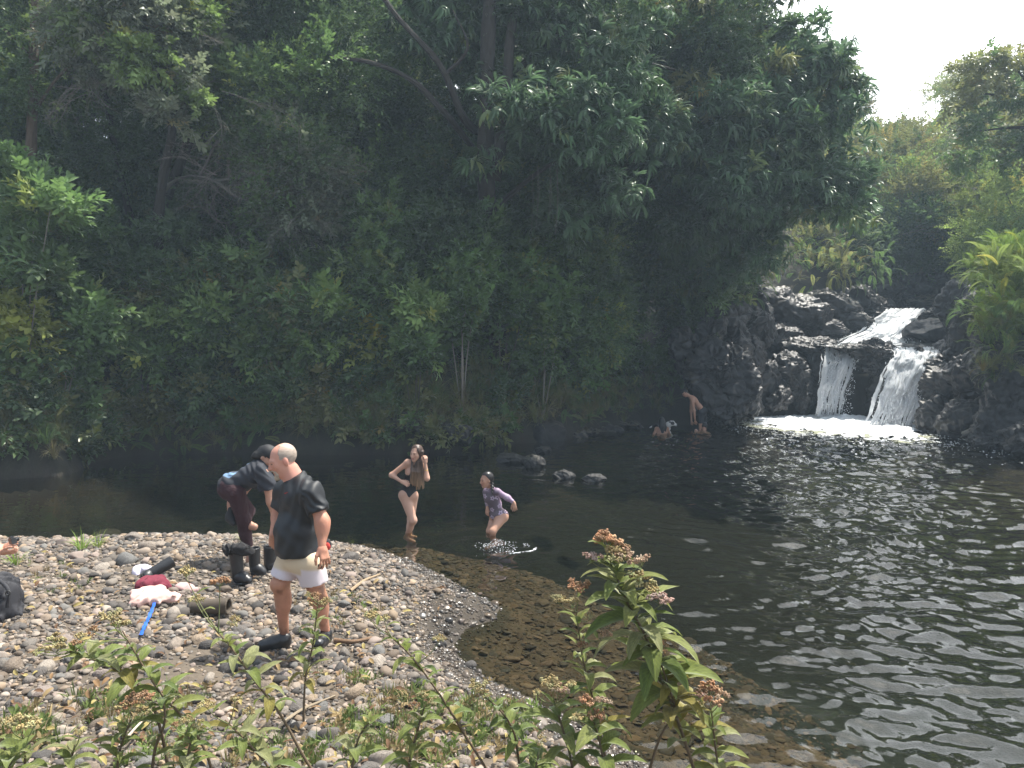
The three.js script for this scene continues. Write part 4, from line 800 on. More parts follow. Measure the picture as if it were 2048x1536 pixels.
const cloth = (c, o = {}) => std(c ?? [1, 1, 1], { roughness: 0.8, vertexColors: !c, ...o });
const folds = (fx, fy, fz, amp) => (p) => amp * (noise(p.x * fx + 3, p.y * fy, p.z * fz) + 0.5 * noise(p.x * fx * 2.2, p.y * fy * 2.1 + 5, p.z * fz * 2.2));
// skin of the body from its pieces, each on its own grid, joined into one mesh
function skin(parent, pieces, mat) { return mesh('body', mergeGeometries(pieces), mat ?? skinMat, parent); }
const clampAbove = (y) => (p) => p.y - y;
const plane = (c, n) => { const N = n.clone().normalize(), k = N.dot(c); return (p) => N.dot(p) - k; };
const maxOf = (...fs) => (p) => Math.max(...fs.map((f) => f(p)));

// ---------------------------------------------------------------- the man walking over the stones
{
  const gp = onGround(590, 1303), D = -gp.z, root = group('person', 'balding man with grey goatee, wet black T-shirt and white shorts walking over the stones', 'person', gp), j = J(gp, D), K = D / 5.9;
  const [S, U, F] = dirs(V(-0.66, 0, 0.75));
  const hc = j(565, 921, 0.0), [hs, hu, hf] = dirs(V(-0.86, -0.30, 0.42), V(-0.2, 1, 0.05));
  const tan = [0.46, 0.215, 0.135], pink = [0.54, 0.265, 0.19];
  const color = (p) => { const n = fbm(p.x * 9, p.y * 9, p.z * 9, 3), m = fbm(p.x * 40, p.y * 40, p.z * 40, 2); const dirt = p.y < 0.55 && p.y > 0.05 ? sstep(0.12, 0.35, fbm(p.x * 12 + 4, p.y * 8, p.z * 12, 3)) * 0.45 : 0; const k = (1 + 0.24 * n + 0.14 * m) * (1 - dirt); return [tan[0] * k, tan[1] * k * (1 - 0.1 * n), tan[2] * k]; };
  const rsh = j(570, 982, -0.14), lsh = j(622, 985, 0.13), lel = j(645, 1042, 0.19), lwr = j(644, 1092, 0.26), rel = j(556, 1034, -0.16), rwr = j(546, 1070, -0.02);
  const torso = [ell(j(597, 1008, 0), S, U, F, [0.175, 0.21, 0.115]), ell(j(592, 1066, 0.03), S, U, F, [0.165, 0.18, 0.14]), ell(j(599, 1118, 0), S, U, F, [0.17, 0.12, 0.135]), cap(rsh, lsh, 0.07, 0.075)];
  const rhip = j(580, 1126, -0.07), lhip = j(619, 1128, 0.07), rkn = j(560, 1168, 0.03), rank = j(569, 1270, -0.06), lkn = j(634, 1186, 0.04), lank = j(651, 1262, -0.05);
  const legs = [cap(rhip, rkn, 0.098, 0.062), cap(rkn, rank, 0.058, 0.036), ell(rkn.clone().lerp(rank, 0.3).add(V(0.022, 0, -0.01)), V(1, 0, 0), UPV, V(0, 0, 1), [0.055, 0.12, 0.055]), ball(rkn.clone().add(V(-0.014, 0.005, 0.03)), 0.045),
    cap(lhip, lkn, 0.098, 0.062), cap(lkn, lank, 0.056, 0.036), ell(lkn.clone().lerp(lank, 0.32).add(V(0.012, 0, -0.02)), V(1, 0, 0), UPV, V(0, 0, 1), [0.053, 0.11, 0.055])];
  const arms = [cap(lsh, lel, 0.058, 0.049), cap(lel, lwr, 0.047, 0.03), ell(lel.clone().lerp(lwr, 0.25), V(1, 0, 0), UPV, V(0, 0, 1), [0.05, 0.08, 0.048]), cap(rsh, rel, 0.06, 0.05), cap(rel, rwr, 0.048, 0.03)];
  const neck = [cap(j(590, 972, -0.02), j(573, 938, 0), 0.068, 0.062), cap(j(606, 975, -0.04), j(585, 938, -0.03), 0.056, 0.05)];
  const head = solid([...headPrims(hc, hs, hu, hf, 1.06 * K), ...neck.map((x) => ({ ...x, k: 0.03 }))], 0.0045, { color: faceColor(hc, hs, hu, hf, 1.06, pink, [0.42, 0.17, 0.14], [0.45, 0.33, 0.27], { brow: 0.35, more: (a, b, q, c, m) => { m([0.62, 0.25, 0.19], 0.55 * sstep(0.062, 0.075, Math.abs(a)) * sstep(0.05, 0.0, Math.abs(b))); m([0.60, 0.27, 0.21], 0.5 * sstep(-0.06, -0.12, b)); } }) });
  const handL = solid(handPrims(lwr, j(652, 1128, 0.30).sub(lwr), V(0.75, 0.1, 0.65), 0.2, 0.55, 0.22, -1), 0.004, { color });
  const handR = solid(handPrims(rwr, j(545, 1100, -0.06).sub(rwr), V(-0.4, 0.1, 0.9), 0.19, 0.7, 0.1, 1), 0.004, { color });
  const slim = torso.map((q) => (q.c ? ell(q.c, q.ax, q.ay, q.az, q.r.map((x) => x - 0.022)) : cap(q.a, q.b, q.ra - 0.015, q.rb - 0.012)));
  skin(root, [solid([...slim, ...legs, ...arms, cap(j(590, 975, -0.02), j(575, 944, 0), 0.056, 0.05)], 0.011, { color }), head, handL, handR]);
  // thin grey hair and goatee
  const rel3 = (p) => { tmp.subVectors(p, hc).divideScalar(1.06); return [tmp.dot(hs), tmp.dot(hu), tmp.dot(hf)]; };
  const skull = [ell(hc.clone().addScaledVector(hu, 0.037).addScaledVector(hf, -0.019), hs, hu, hf, [0.0785, 0.0935, 0.102])];
  mesh('hair', solid(skull, 0.005, { grow: 0.001, cut: (p) => { const [a, b, q] = rel3(p); return Math.max(q - (0.03 - 0.55 * Math.max(0, b - 0.05)) - 0.012 * noise(p.x * 60, p.y * 60, 3), b - 0.118 + 0.3 * Math.max(0, q), -0.055 - b + 0.3 * Math.max(0, q + 0.02)); }, color: (p) => { const n = noise(p.x * 40, p.y * 160, p.z * 60), [a, b] = [p.dot(hs), rel3(p)[1]], t = sstep(0.06, 0.12, b); const k = 1 + 0.25 * n; return [mix(0.36, 0.50, t) * k, mix(0.29, 0.33, t) * k, mix(0.235, 0.255, t) * k]; } }), cloth(null, { roughness: 0.6 }), root);
  const B = (a, b, q) => hc.clone().addScaledVector(hs, a * 1.06).addScaledVector(hu, b * 1.06).addScaledVector(hf, q * 1.06);
  mesh('beard', solid([ball(B(0, -0.103, 0.068), 0.027), cap(B(-0.026, -0.082, 0.07), B(0, -0.108, 0.075), 0.013, 0.018), cap(B(0.026, -0.082, 0.07), B(0, -0.108, 0.075), 0.013, 0.018), cap(B(-0.03, -0.06, 0.078), B(0, -0.046, 0.096), 0.005, 0.006), cap(B(0.03, -0.06, 0.078), B(0, -0.046, 0.096), 0.005, 0.006), cap(B(0.031, -0.06, 0.077), B(0.028, -0.085, 0.07), 0.009, 0.011), cap(B(-0.031, -0.06, 0.077), B(-0.028, -0.085, 0.07), 0.009, 0.011)], 0.004, { k: 0.012, grow: (p) => 0.002 * noise(p.x * 120, p.y * 60, p.z * 120) }), std([0.40, 0.33, 0.26], { roughness: 0.9 }), root);
  // wet T-shirt
  const hemC = j(594, 1106, 0.02), shirt = [...torso.slice(0, 2), cap(rsh, lsh, 0.066, 0.07), ell(j(595, 1098, 0.02), S, U, F, [0.168, 0.16, 0.15]), cap(j(601, 958, -0.03), lsh, 0.056, 0.064), cap(j(588, 968, -0.02), rsh, 0.05, 0.06), cap(j(592, 975, -0.02), j(597, 985, -0.02), 0.082)];
  const sl = lsh.clone().lerp(lel, 0.62), sr = rsh.clone().lerp(rel, 0.6), sleeves = [[[cap(lsh, sl.clone().lerp(lel, 0.2), 0.066, 0.068)], plane(sl, lel.clone().sub(lsh))], [[cap(rsh, sr, 0.064, 0.064)], plane(sr, rel.clone().sub(rsh))]];
  const shirtF = (p) => 0.010 + folds(7, 3.0, 7, 0.008)(p) + 0.008 * noise(p.x * 9 - p.y * 9, p.y * 14 + p.x * 12, p.z * 9) + 0.007 * Math.sin(p.y * 70 + p.x * 45 + 6 * noise(p.x * 8, p.y * 8, p.z * 8)) * sstep(lel.y, lsh.y, p.y) * sstep(lsh.x - 0.10, lsh.x + 0.02, p.x) + 0.004 * Math.sin(p.x * 60 - p.y * 25 + 5 * noise(p.x * 5, p.y * 5, p.z * 5));
  const cuts = maxOf(plane(hemC, V(0.05, -1, -0.05)), plane(j(586, 951, -0.02), V(-0.42, 1, 0.2)));
  const shirtGeo = solid(shirt, 0.0075, { k: 0.05, grow: shirtF, cut: cuts, parts: sleeves });
  mesh('shirt', shirtGeo, std([0.014, 0.016, 0.019], { roughness: 0.56 }), root);
  { // red swoosh on the chest, laid on the cloth
    const f0 = field(shirt, 0.05), N = F.clone().multiplyScalar(0.5).add(V(0.1, 0, 0.85)).normalize(), R = V().crossVectors(UPV, N).normalize(), c = j(584, 981, 0.0), pos = [], idx = [];
    for (let i = 0; i <= 12; i++) { const t = i / 12, x = -0.022 + 0.052 * t, y0 = -0.005 + 0.013 * t - 0.010 * Math.sin(Math.PI * Math.min(1, t * 1.4)) * (1 - t), w = 0.011 * Math.pow(1 - t, 0.9) * sstep(-0.05, 0.3, t);
      for (const s of [0, 1]) { const p = c.clone().addScaledVector(R, x).addScaledVector(UPV, y0 + s * w).addScaledVector(N, 0.35); for (let k = 0; k < 60; k++) { const q = f0(p) - shirtF(p); if (q < 0.003) break; p.addScaledVector(N, -q * 0.8); } pos.push(p.x, p.y, p.z); } }
    for (let i = 0; i < 12; i++) { const a = i * 2; idx.push(a, a + 2, a + 1, a + 1, a + 2, a + 3); }
    mesh('emblem', geo(pos, idx), std([0.5, 0.04, 0.035], { side: THREE.DoubleSide }), root);
  }
  // white shorts with a yellow upper part and a dark round badge
  const shorts = [ell(j(599, 1118, 0), S, U, F, [0.178, 0.12, 0.145]), cap(rhip, rhip.clone().lerp(rkn, 0.75), 0.112, 0.108), cap(lhip, lhip.clone().lerp(lkn, 0.75), 0.112, 0.108)];
  const hemCut = (p) => Math.min(plane(j(570, 1152, 0), V(-0.35, -1, 0))(p) + (p.x > j(599, 0).x ? 9 : 0), plane(j(627, 1163, 0), V(0.15, -1, 0))(p) + (p.x <= j(599, 0).x ? 9 : 0));
  mesh('shorts', solid(shorts, 0.009, { grow: folds(12, 5, 12, 0.006), cut: (p) => Math.max(hemCut(p), plane(j(598, 1095, 0), UPV)(p)), color: (p) => { const y = p.y - j(0, 1133).y, x = p.x - j(592, 0).x, t = sstep(-0.012, 0.012, y + 0.10 * x + (x > 0.02 ? -0.03 : 0.02)); const w = [0.64, 0.57, 0.60], l = [0.60, 0.48, 0.33]; return w.map((a, i) => mix(a, l[i], t)); } }), cloth(null, { roughness: 0.75 }), root);
  const bd = new THREE.CylinderGeometry(0.02, 0.02, 0.006, 20); bd.rotateX(Math.PI / 2);
  { const fs = field(shorts), p = j(621, 1154, 0.4); for (let k = 0; k < 60; k++) { const q = fs(p) - 0.010; if (q < 0.002) break; p.z -= q * 0.8; } bd.translate(p.x, p.y, p.z); }
  mesh('badge', bd, std([0.02, 0.02, 0.022]), root);
  // water shoes
  const sole = (a, b, name) => { const m = mesh(name, solid([cap(a, b, 0.048, 0.036), cap(a.clone().add(V(0, 0.035, 0)), a.clone().lerp(b, 0.5).add(V(0, 0.02, 0)), 0.05, 0.042), cap(a.clone().lerp(b, 0.5), b.clone().addScaledVector(b.clone().sub(a).normalize(), -0.02), 0.046, 0.043)], 0.007, { k: 0.03, cut: (p) => a.y - 0.05 - p.y + 0.0, grow: folds(25, 25, 25, 0.003) }), phys([0.012, 0.012, 0.014], { roughness: 0.35, clearcoat: 0.3 }), root); return m; };
  sole(j(570, 1285, -0.05), j(524, 1291, 0.02), 'shoe'); sole(j(652, 1277, -0.06), j(636, 1288, 0.12), 'shoe_001');
}

// ---------------------------------------------------------------- the woman bending down behind him
{
  const gp = onGround(500, 1128), D = -gp.z, root = group('person', 'woman in navy T-shirt and maroon leggings bending over behind the standing boots', 'person', gp), j = J(gp, D), K = D / 7;
  const s0 = [0.47, 0.25, 0.17], color = (p) => { const n = fbm(p.x * 10, p.y * 10, p.z * 10, 3); const k = 1 + 0.15 * n; return [s0[0] * k, s0[1] * k, s0[2] * k]; };
  const hip = j(466, 982, 0), hipN = j(472, 985, 0.11), hipF = j(466, 982, -0.10), chest = j(514, 942, 0), neckB = j(528, 930, 0), hc = j(534, 915, 0.0), [hs, hu, hf] = dirs(V(0.75, -0.62, 0.2), V(0.5, 0.8, 0));
  const along = chest.clone().sub(hip).normalize(), out = V(-along.y, along.x, 0), Z = V(0, 0, 1);
  const torso = [ell(j(508, 948, 0), Z, along, out, [0.165, 0.2, 0.115]), ell(j(484, 962, 0), Z, along, out, [0.14, 0.17, 0.105]), cap(j(524, 942, 0.15), j(522, 938, -0.15), 0.062)];
  const kn = j(487, 1040, 0.06), an = j(500, 1108, 0.0), toe = j(512, 1124, 0.05), kf = j(497, 1022, -0.12), af = j(492, 1046, 0.02), tf = j(511, 1052, 0.06);
  const rs = j(530, 950, 0.15), re = j(541, 1003, 0.14), rw = j(551, 1044, 0.1), ls = j(520, 948, -0.16), le = j(486, 985, -0.2), lw = j(459, 1004, 0.02);
  const legs = [cap(hipN, kn, 0.095, 0.064), cap(kn, an, 0.06, 0.035), ell(kn.clone().lerp(an, 0.3).add(V(-0.015, 0, -0.01)), V(1, 0, 0), UPV, Z, [0.056, 0.12, 0.056]), cap(hipF, kf, 0.09, 0.06), cap(kf, af, 0.055, 0.04), ell(j(458, 978, 0.07), V(1, 0, 0), UPV, Z, [0.11, 0.12, 0.10]), ell(j(456, 976, -0.08), V(1, 0, 0), UPV, Z, [0.11, 0.12, 0.10])];
  const feet = [cap(an, j(500, 1120, 0), 0.034, 0.034), cap(j(499, 1120, 0), toe, 0.034, 0.024), cap(af, tf, 0.036, 0.024), cap(j(494, 1050, 0.03), j(509, 1057, 0.07), 0.03, 0.02)];
  const arms = [cap(rs, re, 0.047, 0.04), cap(re, rw, 0.038, 0.025), cap(ls, le, 0.045, 0.038), cap(le, lw, 0.036, 0.024)];
  const thin = (l, d) => l.map((q) => (q.c ? ell(q.c, q.ax, q.ay, q.az, q.r.map((x) => x - d)) : cap(q.a, q.b, q.ra - d * 0.7, q.rb - d * 0.5)));
  skin(root, [solid([...thin(torso, 0.025), ...thin(legs, 0.016), ...feet, ...arms, cap(neckB, hc, 0.05)], 0.011, { color }), solid([...headPrims(hc, hs, hu, hf, 0.98), { ...cap(neckB, hc, 0.052, 0.048), k: 0.03 }], 0.006, { color: faceColor(hc, hs, hu, hf, 0.98, s0, [0.40, 0.15, 0.13], [0.08, 0.05, 0.04]) }),
    solid(handPrims(lw, j(459, 1022, 0.04).sub(lw), V(-0.6, 0, 0.8), 0.175, 0.9, 0.06, 1), 0.0045, { color }), solid(handPrims(rw, j(549, 1066, 0.12).sub(rw), V(-0.4, 0, 0.9), 0.17, 0.6, 0.1, 1), 0.0045, { color })]);
  // leggings, T-shirt with a pale blue print, cap and pony tail
  mesh('leggings', solid([...legs], 0.010, { grow: (p) => 0.008 + 0.002 * noise(p.x * 20, p.y * 30, p.z * 20), cut: maxOf((p) => Math.max(j(0, 1092).y - p.y, 0) + (p.distanceTo(af) < 0.05 ? 0.05 - p.distanceTo(af) : 0) - 0.0001) }), std([0.036, 0.012, 0.016], { roughness: 0.85 }), root);
  const shirt = [...torso, ell(j(466, 970, 0), Z, along, out, [0.155, 0.14, 0.13])], rl = rs.clone().lerp(re, 0.5), ll = ls.clone().lerp(le, 0.5), B = V(0, 0, 0);
  mesh('shirt', solid(shirt, 0.008, { grow: (p) => 0.012 + folds(7, 7, 5, 0.008)(p) + 0.005 * Math.sin(p.x * 50 + p.y * 60 + 4 * noise(p.x * 6, p.y * 6, p.z * 6)), cut: maxOf(plane(j(447, 996, 0), V(-0.62, -0.78, 0)), plane(j(535, 925, 0), V(0.8, 0.6, 0))), parts: [[[cap(rs, rl, 0.074, 0.08)], plane(rl, re.clone().sub(rs))], [[cap(ls, ll, 0.066, 0.072)], plane(ll, le.clone().sub(ls))]],
    color: (p) => { const c = j(482, 945, 0), t = B.subVectors(p, c).dot(along), w = p.z, up = B.dot(out); let k = 0; if (up > 0.02) { const R = Math.hypot(t / 0.16, (w - 0.02) / 0.12); k = Math.max(sstep(0.12, 0.06, Math.abs(R - 0.9)) * sstep(-0.2, 0.2, w + 0.3 * t + 0.06), sstep(0.035, 0.02, Math.abs(w - 0.07 - 0.5 * (t + 0.06))) * sstep(0.1, 0.06, Math.abs(t + 0.05)), sstep(0.012, 0.006, Math.abs(w - 0.03 + 0.4 * t)) * sstep(0.07, 0.05, Math.abs(t - 0.02))); } const n = 0.9 + 0.2 * noise(p.x * 9, p.y * 9, p.z * 9); return [mix(0.026, 0.16, k) * n, mix(0.029, 0.27, k) * n, mix(0.038, 0.42, k) * n]; } }), cloth(), root);
  mesh('cap', solid([ell(hc.clone().addScaledVector(hu, 0.045).addScaledVector(hf, -0.012), hs, hu, hf, [0.08, 0.085, 0.102])], 0.006, { grow: 0.007, cut: (p) => 0.03 - B.subVectors(p, hc).dot(hu) }), std([0.014, 0.014, 0.016], { roughness: 0.7 }), root);
  mesh('cap_brim', solid([ell(hc.clone().addScaledVector(hu, 0.035).addScaledVector(hf, 0.105), hs, hu, hf, [0.062, 0.006, 0.065])], 0.006, {}), std([0.014, 0.014, 0.016], { roughness: 0.7 }), root);
  mesh('hair', solid([ell(hc.clone().addScaledVector(hu, 0.02).addScaledVector(hf, -0.03), hs, hu, hf, [0.08, 0.085, 0.09]), ...chain([hc.clone().addScaledVector(hf, -0.10).addScaledVector(hu, 0.03), j(522, 914, 0), j(512, 911, 0.02), j(505, 914, 0.03)], [0.035, 0.04, 0.034, 0.012])], 0.007, { grow: (p) => 0.002 + 0.003 * noise(p.x * 30, p.y * 120, p.z * 120), cut: (p) => B.subVectors(p, hc).dot(hf) - 0.02 }), std([0.012, 0.010, 0.009], { roughness: 0.5 }), root);
  // dark shoe held in the far hand: a thing of its own
  const sh = group('shoe', 'dark wet shoe held low by the bending woman', 'shoe', gp);
  mesh('upper', solid([cap(j(462, 1020, 0.05), j(461, 1036, 0.05), 0.038, 0.045), cap(j(460, 1034, 0.05), j(467, 1046, 0.08), 0.045, 0.034)], 0.008, { grow: folds(20, 20, 20, 0.004) }), std([0.014, 0.014, 0.016], { roughness: 0.6 }), sh);
  mesh('sole', solid([cap(j(456, 1030, 0.05), j(463, 1048, 0.08), 0.022, 0.018)], 0.007, {}), std([0.03, 0.03, 0.032], { roughness: 0.8 }), sh);
}
// ---------------------------------------------------------------- the woman in the black swimsuit
{
  const wp = onY(822, 1076, -0.08), D = -wp.z, root = group('person', 'woman with long brown hair in a black swimsuit, one hand at her ear', 'person', V(wp.x, -0.15, wp.z)), j = J(root.position, D);
  const sk = [0.50, 0.29, 0.205], color = (p) => { const n = fbm(p.x * 10, p.y * 10, p.z * 10, 3); const k = 1 + 0.10 * n; return [sk[0] * k, sk[1] * k, sk[2] * k]; };
  const hc = j(832.5, 907, 0.06), [hs, hu, hf] = dirs(V(-0.5, -0.10, 0.86), V(0.06, 1, 0));
  const X = V(1, 0, 0), Z = V(0, 0, 1), [tS, tU, tF] = dirs(V(-0.35, 0, 0.94));
  const rs = j(815.5, 925, 0.06), re = j(783.5, 950, 0.02), rw = j(802, 962.5, 0.15), ls = j(846, 929, -0.02), le = j(854, 957, 0.1), lw = j(851, 927, 0.08);
  const rh = j(810, 992, 0.03), lh = j(825, 992, -0.03), rk = j(826, 1041, 0.14), ra = j(813, 1072, -0.02), rt = j(829, 1083, 0.13), lk = j(822, 1038, -0.02), la = j(819, 1068, -0.16), lt = j(832, 1074, -0.05);
  const torso = [ell(j(826, 944, 0.02), tS, tU, tF, [0.125, 0.15, 0.09]), ell(j(819, 970, 0.02), tS, tU, tF, [0.105, 0.14, 0.08]), ell(j(816, 989, 0), tS, tU, tF, [0.15, 0.12, 0.11]), cap(rs, ls, 0.045), ell(j(815, 993, -0.05), tS, tU, tF, [0.14, 0.1, 0.1])];
  const bust = [ell(j(819, 946, 0.09), tS, tU, tF, [0.055, 0.055, 0.05]), ell(j(832, 947, 0.08), tS, tU, tF, [0.055, 0.055, 0.05])];
  const legs = [cap(rh, rk, 0.088, 0.058), cap(rk, ra, 0.053, 0.032), ell(rk.clone().lerp(ra, 0.35).add(V(-0.012, 0, -0.02)), X, UPV, Z, [0.05, 0.095, 0.05]), cap(lh, lk, 0.086, 0.055), cap(lk, la, 0.05, 0.03), ell(lk.clone().lerp(la, 0.35), X, UPV, Z, [0.046, 0.09, 0.048]), cap(ra.clone().add(V(-0.02, -0.03, 0)), rt, 0.03, 0.02), cap(la.clone().add(V(-0.02, -0.03, 0)), lt, 0.028, 0.02)];
  const arms = [cap(rs, re, 0.044, 0.037), cap(re, rw, 0.036, 0.023), cap(ls, le, 0.043, 0.036), cap(le, lw, 0.035, 0.022)], neck = [cap(j(831, 931, 0.01), j(832, 916, 0.03), 0.046, 0.043)];
  skin(root, [solid([...torso, ...bust, ...legs, ...arms, cap(j(831, 931, 0.01), j(832, 918, 0.03), 0.04)], 0.0105, { color }), solid([...headPrims(hc, hs, hu, hf, 0.97), ...neck.map((n) => ({ ...n, k: 0.03 }))], 0.005, { color: faceColor(hc, hs, hu, hf, 0.97, sk, [0.42, 0.13, 0.12], [0.09, 0.055, 0.04]) }),
    solid(handPrims(rw, j(814, 968, 0.17).sub(rw), V(-0.2, 0.6, 0.8), 0.165, 0.5, 0.08, 1), 0.0045, { color }), solid(handPrims(lw, j(851.5, 910, 0.10).sub(lw), V(0.6, 0.1, 0.75), 0.165, 1.1, 0.05, 1), 0.0045, { color })]);
  const legCut = (p) => { const a = tmp.subVectors(p, j(817, 985, 0)), w = Math.abs(a.dot(tS) + 0.02); return -(a.y + 0.135 - 1.35 * Math.max(0, w - 0.03)) ; };
  mesh('swimsuit', solid([...torso.filter((q) => q.c), ...bust], 0.008, { grow: 0.005, cut: (p) => Math.max(legCut(p), p.y - j(0, 947 - 22 * sstep(0.05, 0.0, Math.abs(tmp.subVectors(p, j(826, 944)).dot(tS) - 0.06))).y) }), std([0.010, 0.010, 0.013], { roughness: 0.75 }), root);
  const strand = [], r = rng(7);
  for (let i = 0; i < 26; i++) { const a = -0.09 + 0.19 * r(), fr = r(), top = hc.clone().addScaledVector(hs, a * 0.9).addScaledVector(hu, 0.03).addScaledVector(hf, 0.02 - 0.09 * fr - 0.5 * Math.abs(a) * 0.2), x = 824 + 20 * (i / 26), e = 966 + 14 * r(); if (a < 0.02 && fr < 0.4) continue; strand.push(...chain([top, j(mix(836, x, 0.5) + 3, 924, 0.06 + 0.04 * r()), j(x + 3, 944, 0.13 - 0.05 * fr), j(x - 1 + 5 * r(), e, 0.12)], [0.014, 0.017, 0.016, 0.005])); }
  for (let i = 0; i < 7; i++) strand.push(...chain([hc.clone().addScaledVector(hs, -0.082).addScaledVector(hu, 0.02).addScaledVector(hf, 0.01 - 0.012 * i), j(824 + i * 0.6, 922, 0.09 - 0.02 * i), j(823 + i, 944, 0.15), j(821 + i * 1.5, 966 + i, 0.14)], [0.012, 0.013, 0.013, 0.005]));
  mesh('hair', solid([ell(hc.clone().addScaledVector(hu, 0.034).addScaledVector(hf, -0.02), hs, hu, hf, [0.084, 0.097, 0.1]), ...strand], 0.0055, { k: 0.005, grow: (p) => 0.003 + 0.0045 * noise(p.x * 130, p.y * 7, p.z * 130), cut: (p) => { tmp.subVectors(p, hc); const a = tmp.dot(hs), b = tmp.dot(hu), q = tmp.dot(hf); return q > 0 ? Math.min(0.062 - Math.abs(a - 0.004) - 0.35 * Math.max(0, b - 0.03) - 0.7 * Math.max(0, -0.05 - b), 0.092 - b + 0.02 * noise(a * 90, 1)) : -9; },
    color: (p) => { const t = sstep(j(0, 925).y, j(0, 975).y, p.y), n = 0.9 + 0.6 * noise(p.x * 110, p.y * 4, p.z * 110); return [mix(0.065, 0.23, t) * n, mix(0.036, 0.135, t) * n, mix(0.024, 0.07, t) * n]; } }), cloth(null, { roughness: 0.42 }), root);
  const br = new THREE.TorusGeometry(0.027, 0.006, 8, 20); br.lookAt(le.clone().sub(lw)); const bp = lw.clone().lerp(le, 0.45); br.translate(bp.x, bp.y, bp.z);
  mesh('bracelet', br, std([0.55, 0.36, 0.12], { metalness: 0.8, roughness: 0.35 }), root);
}
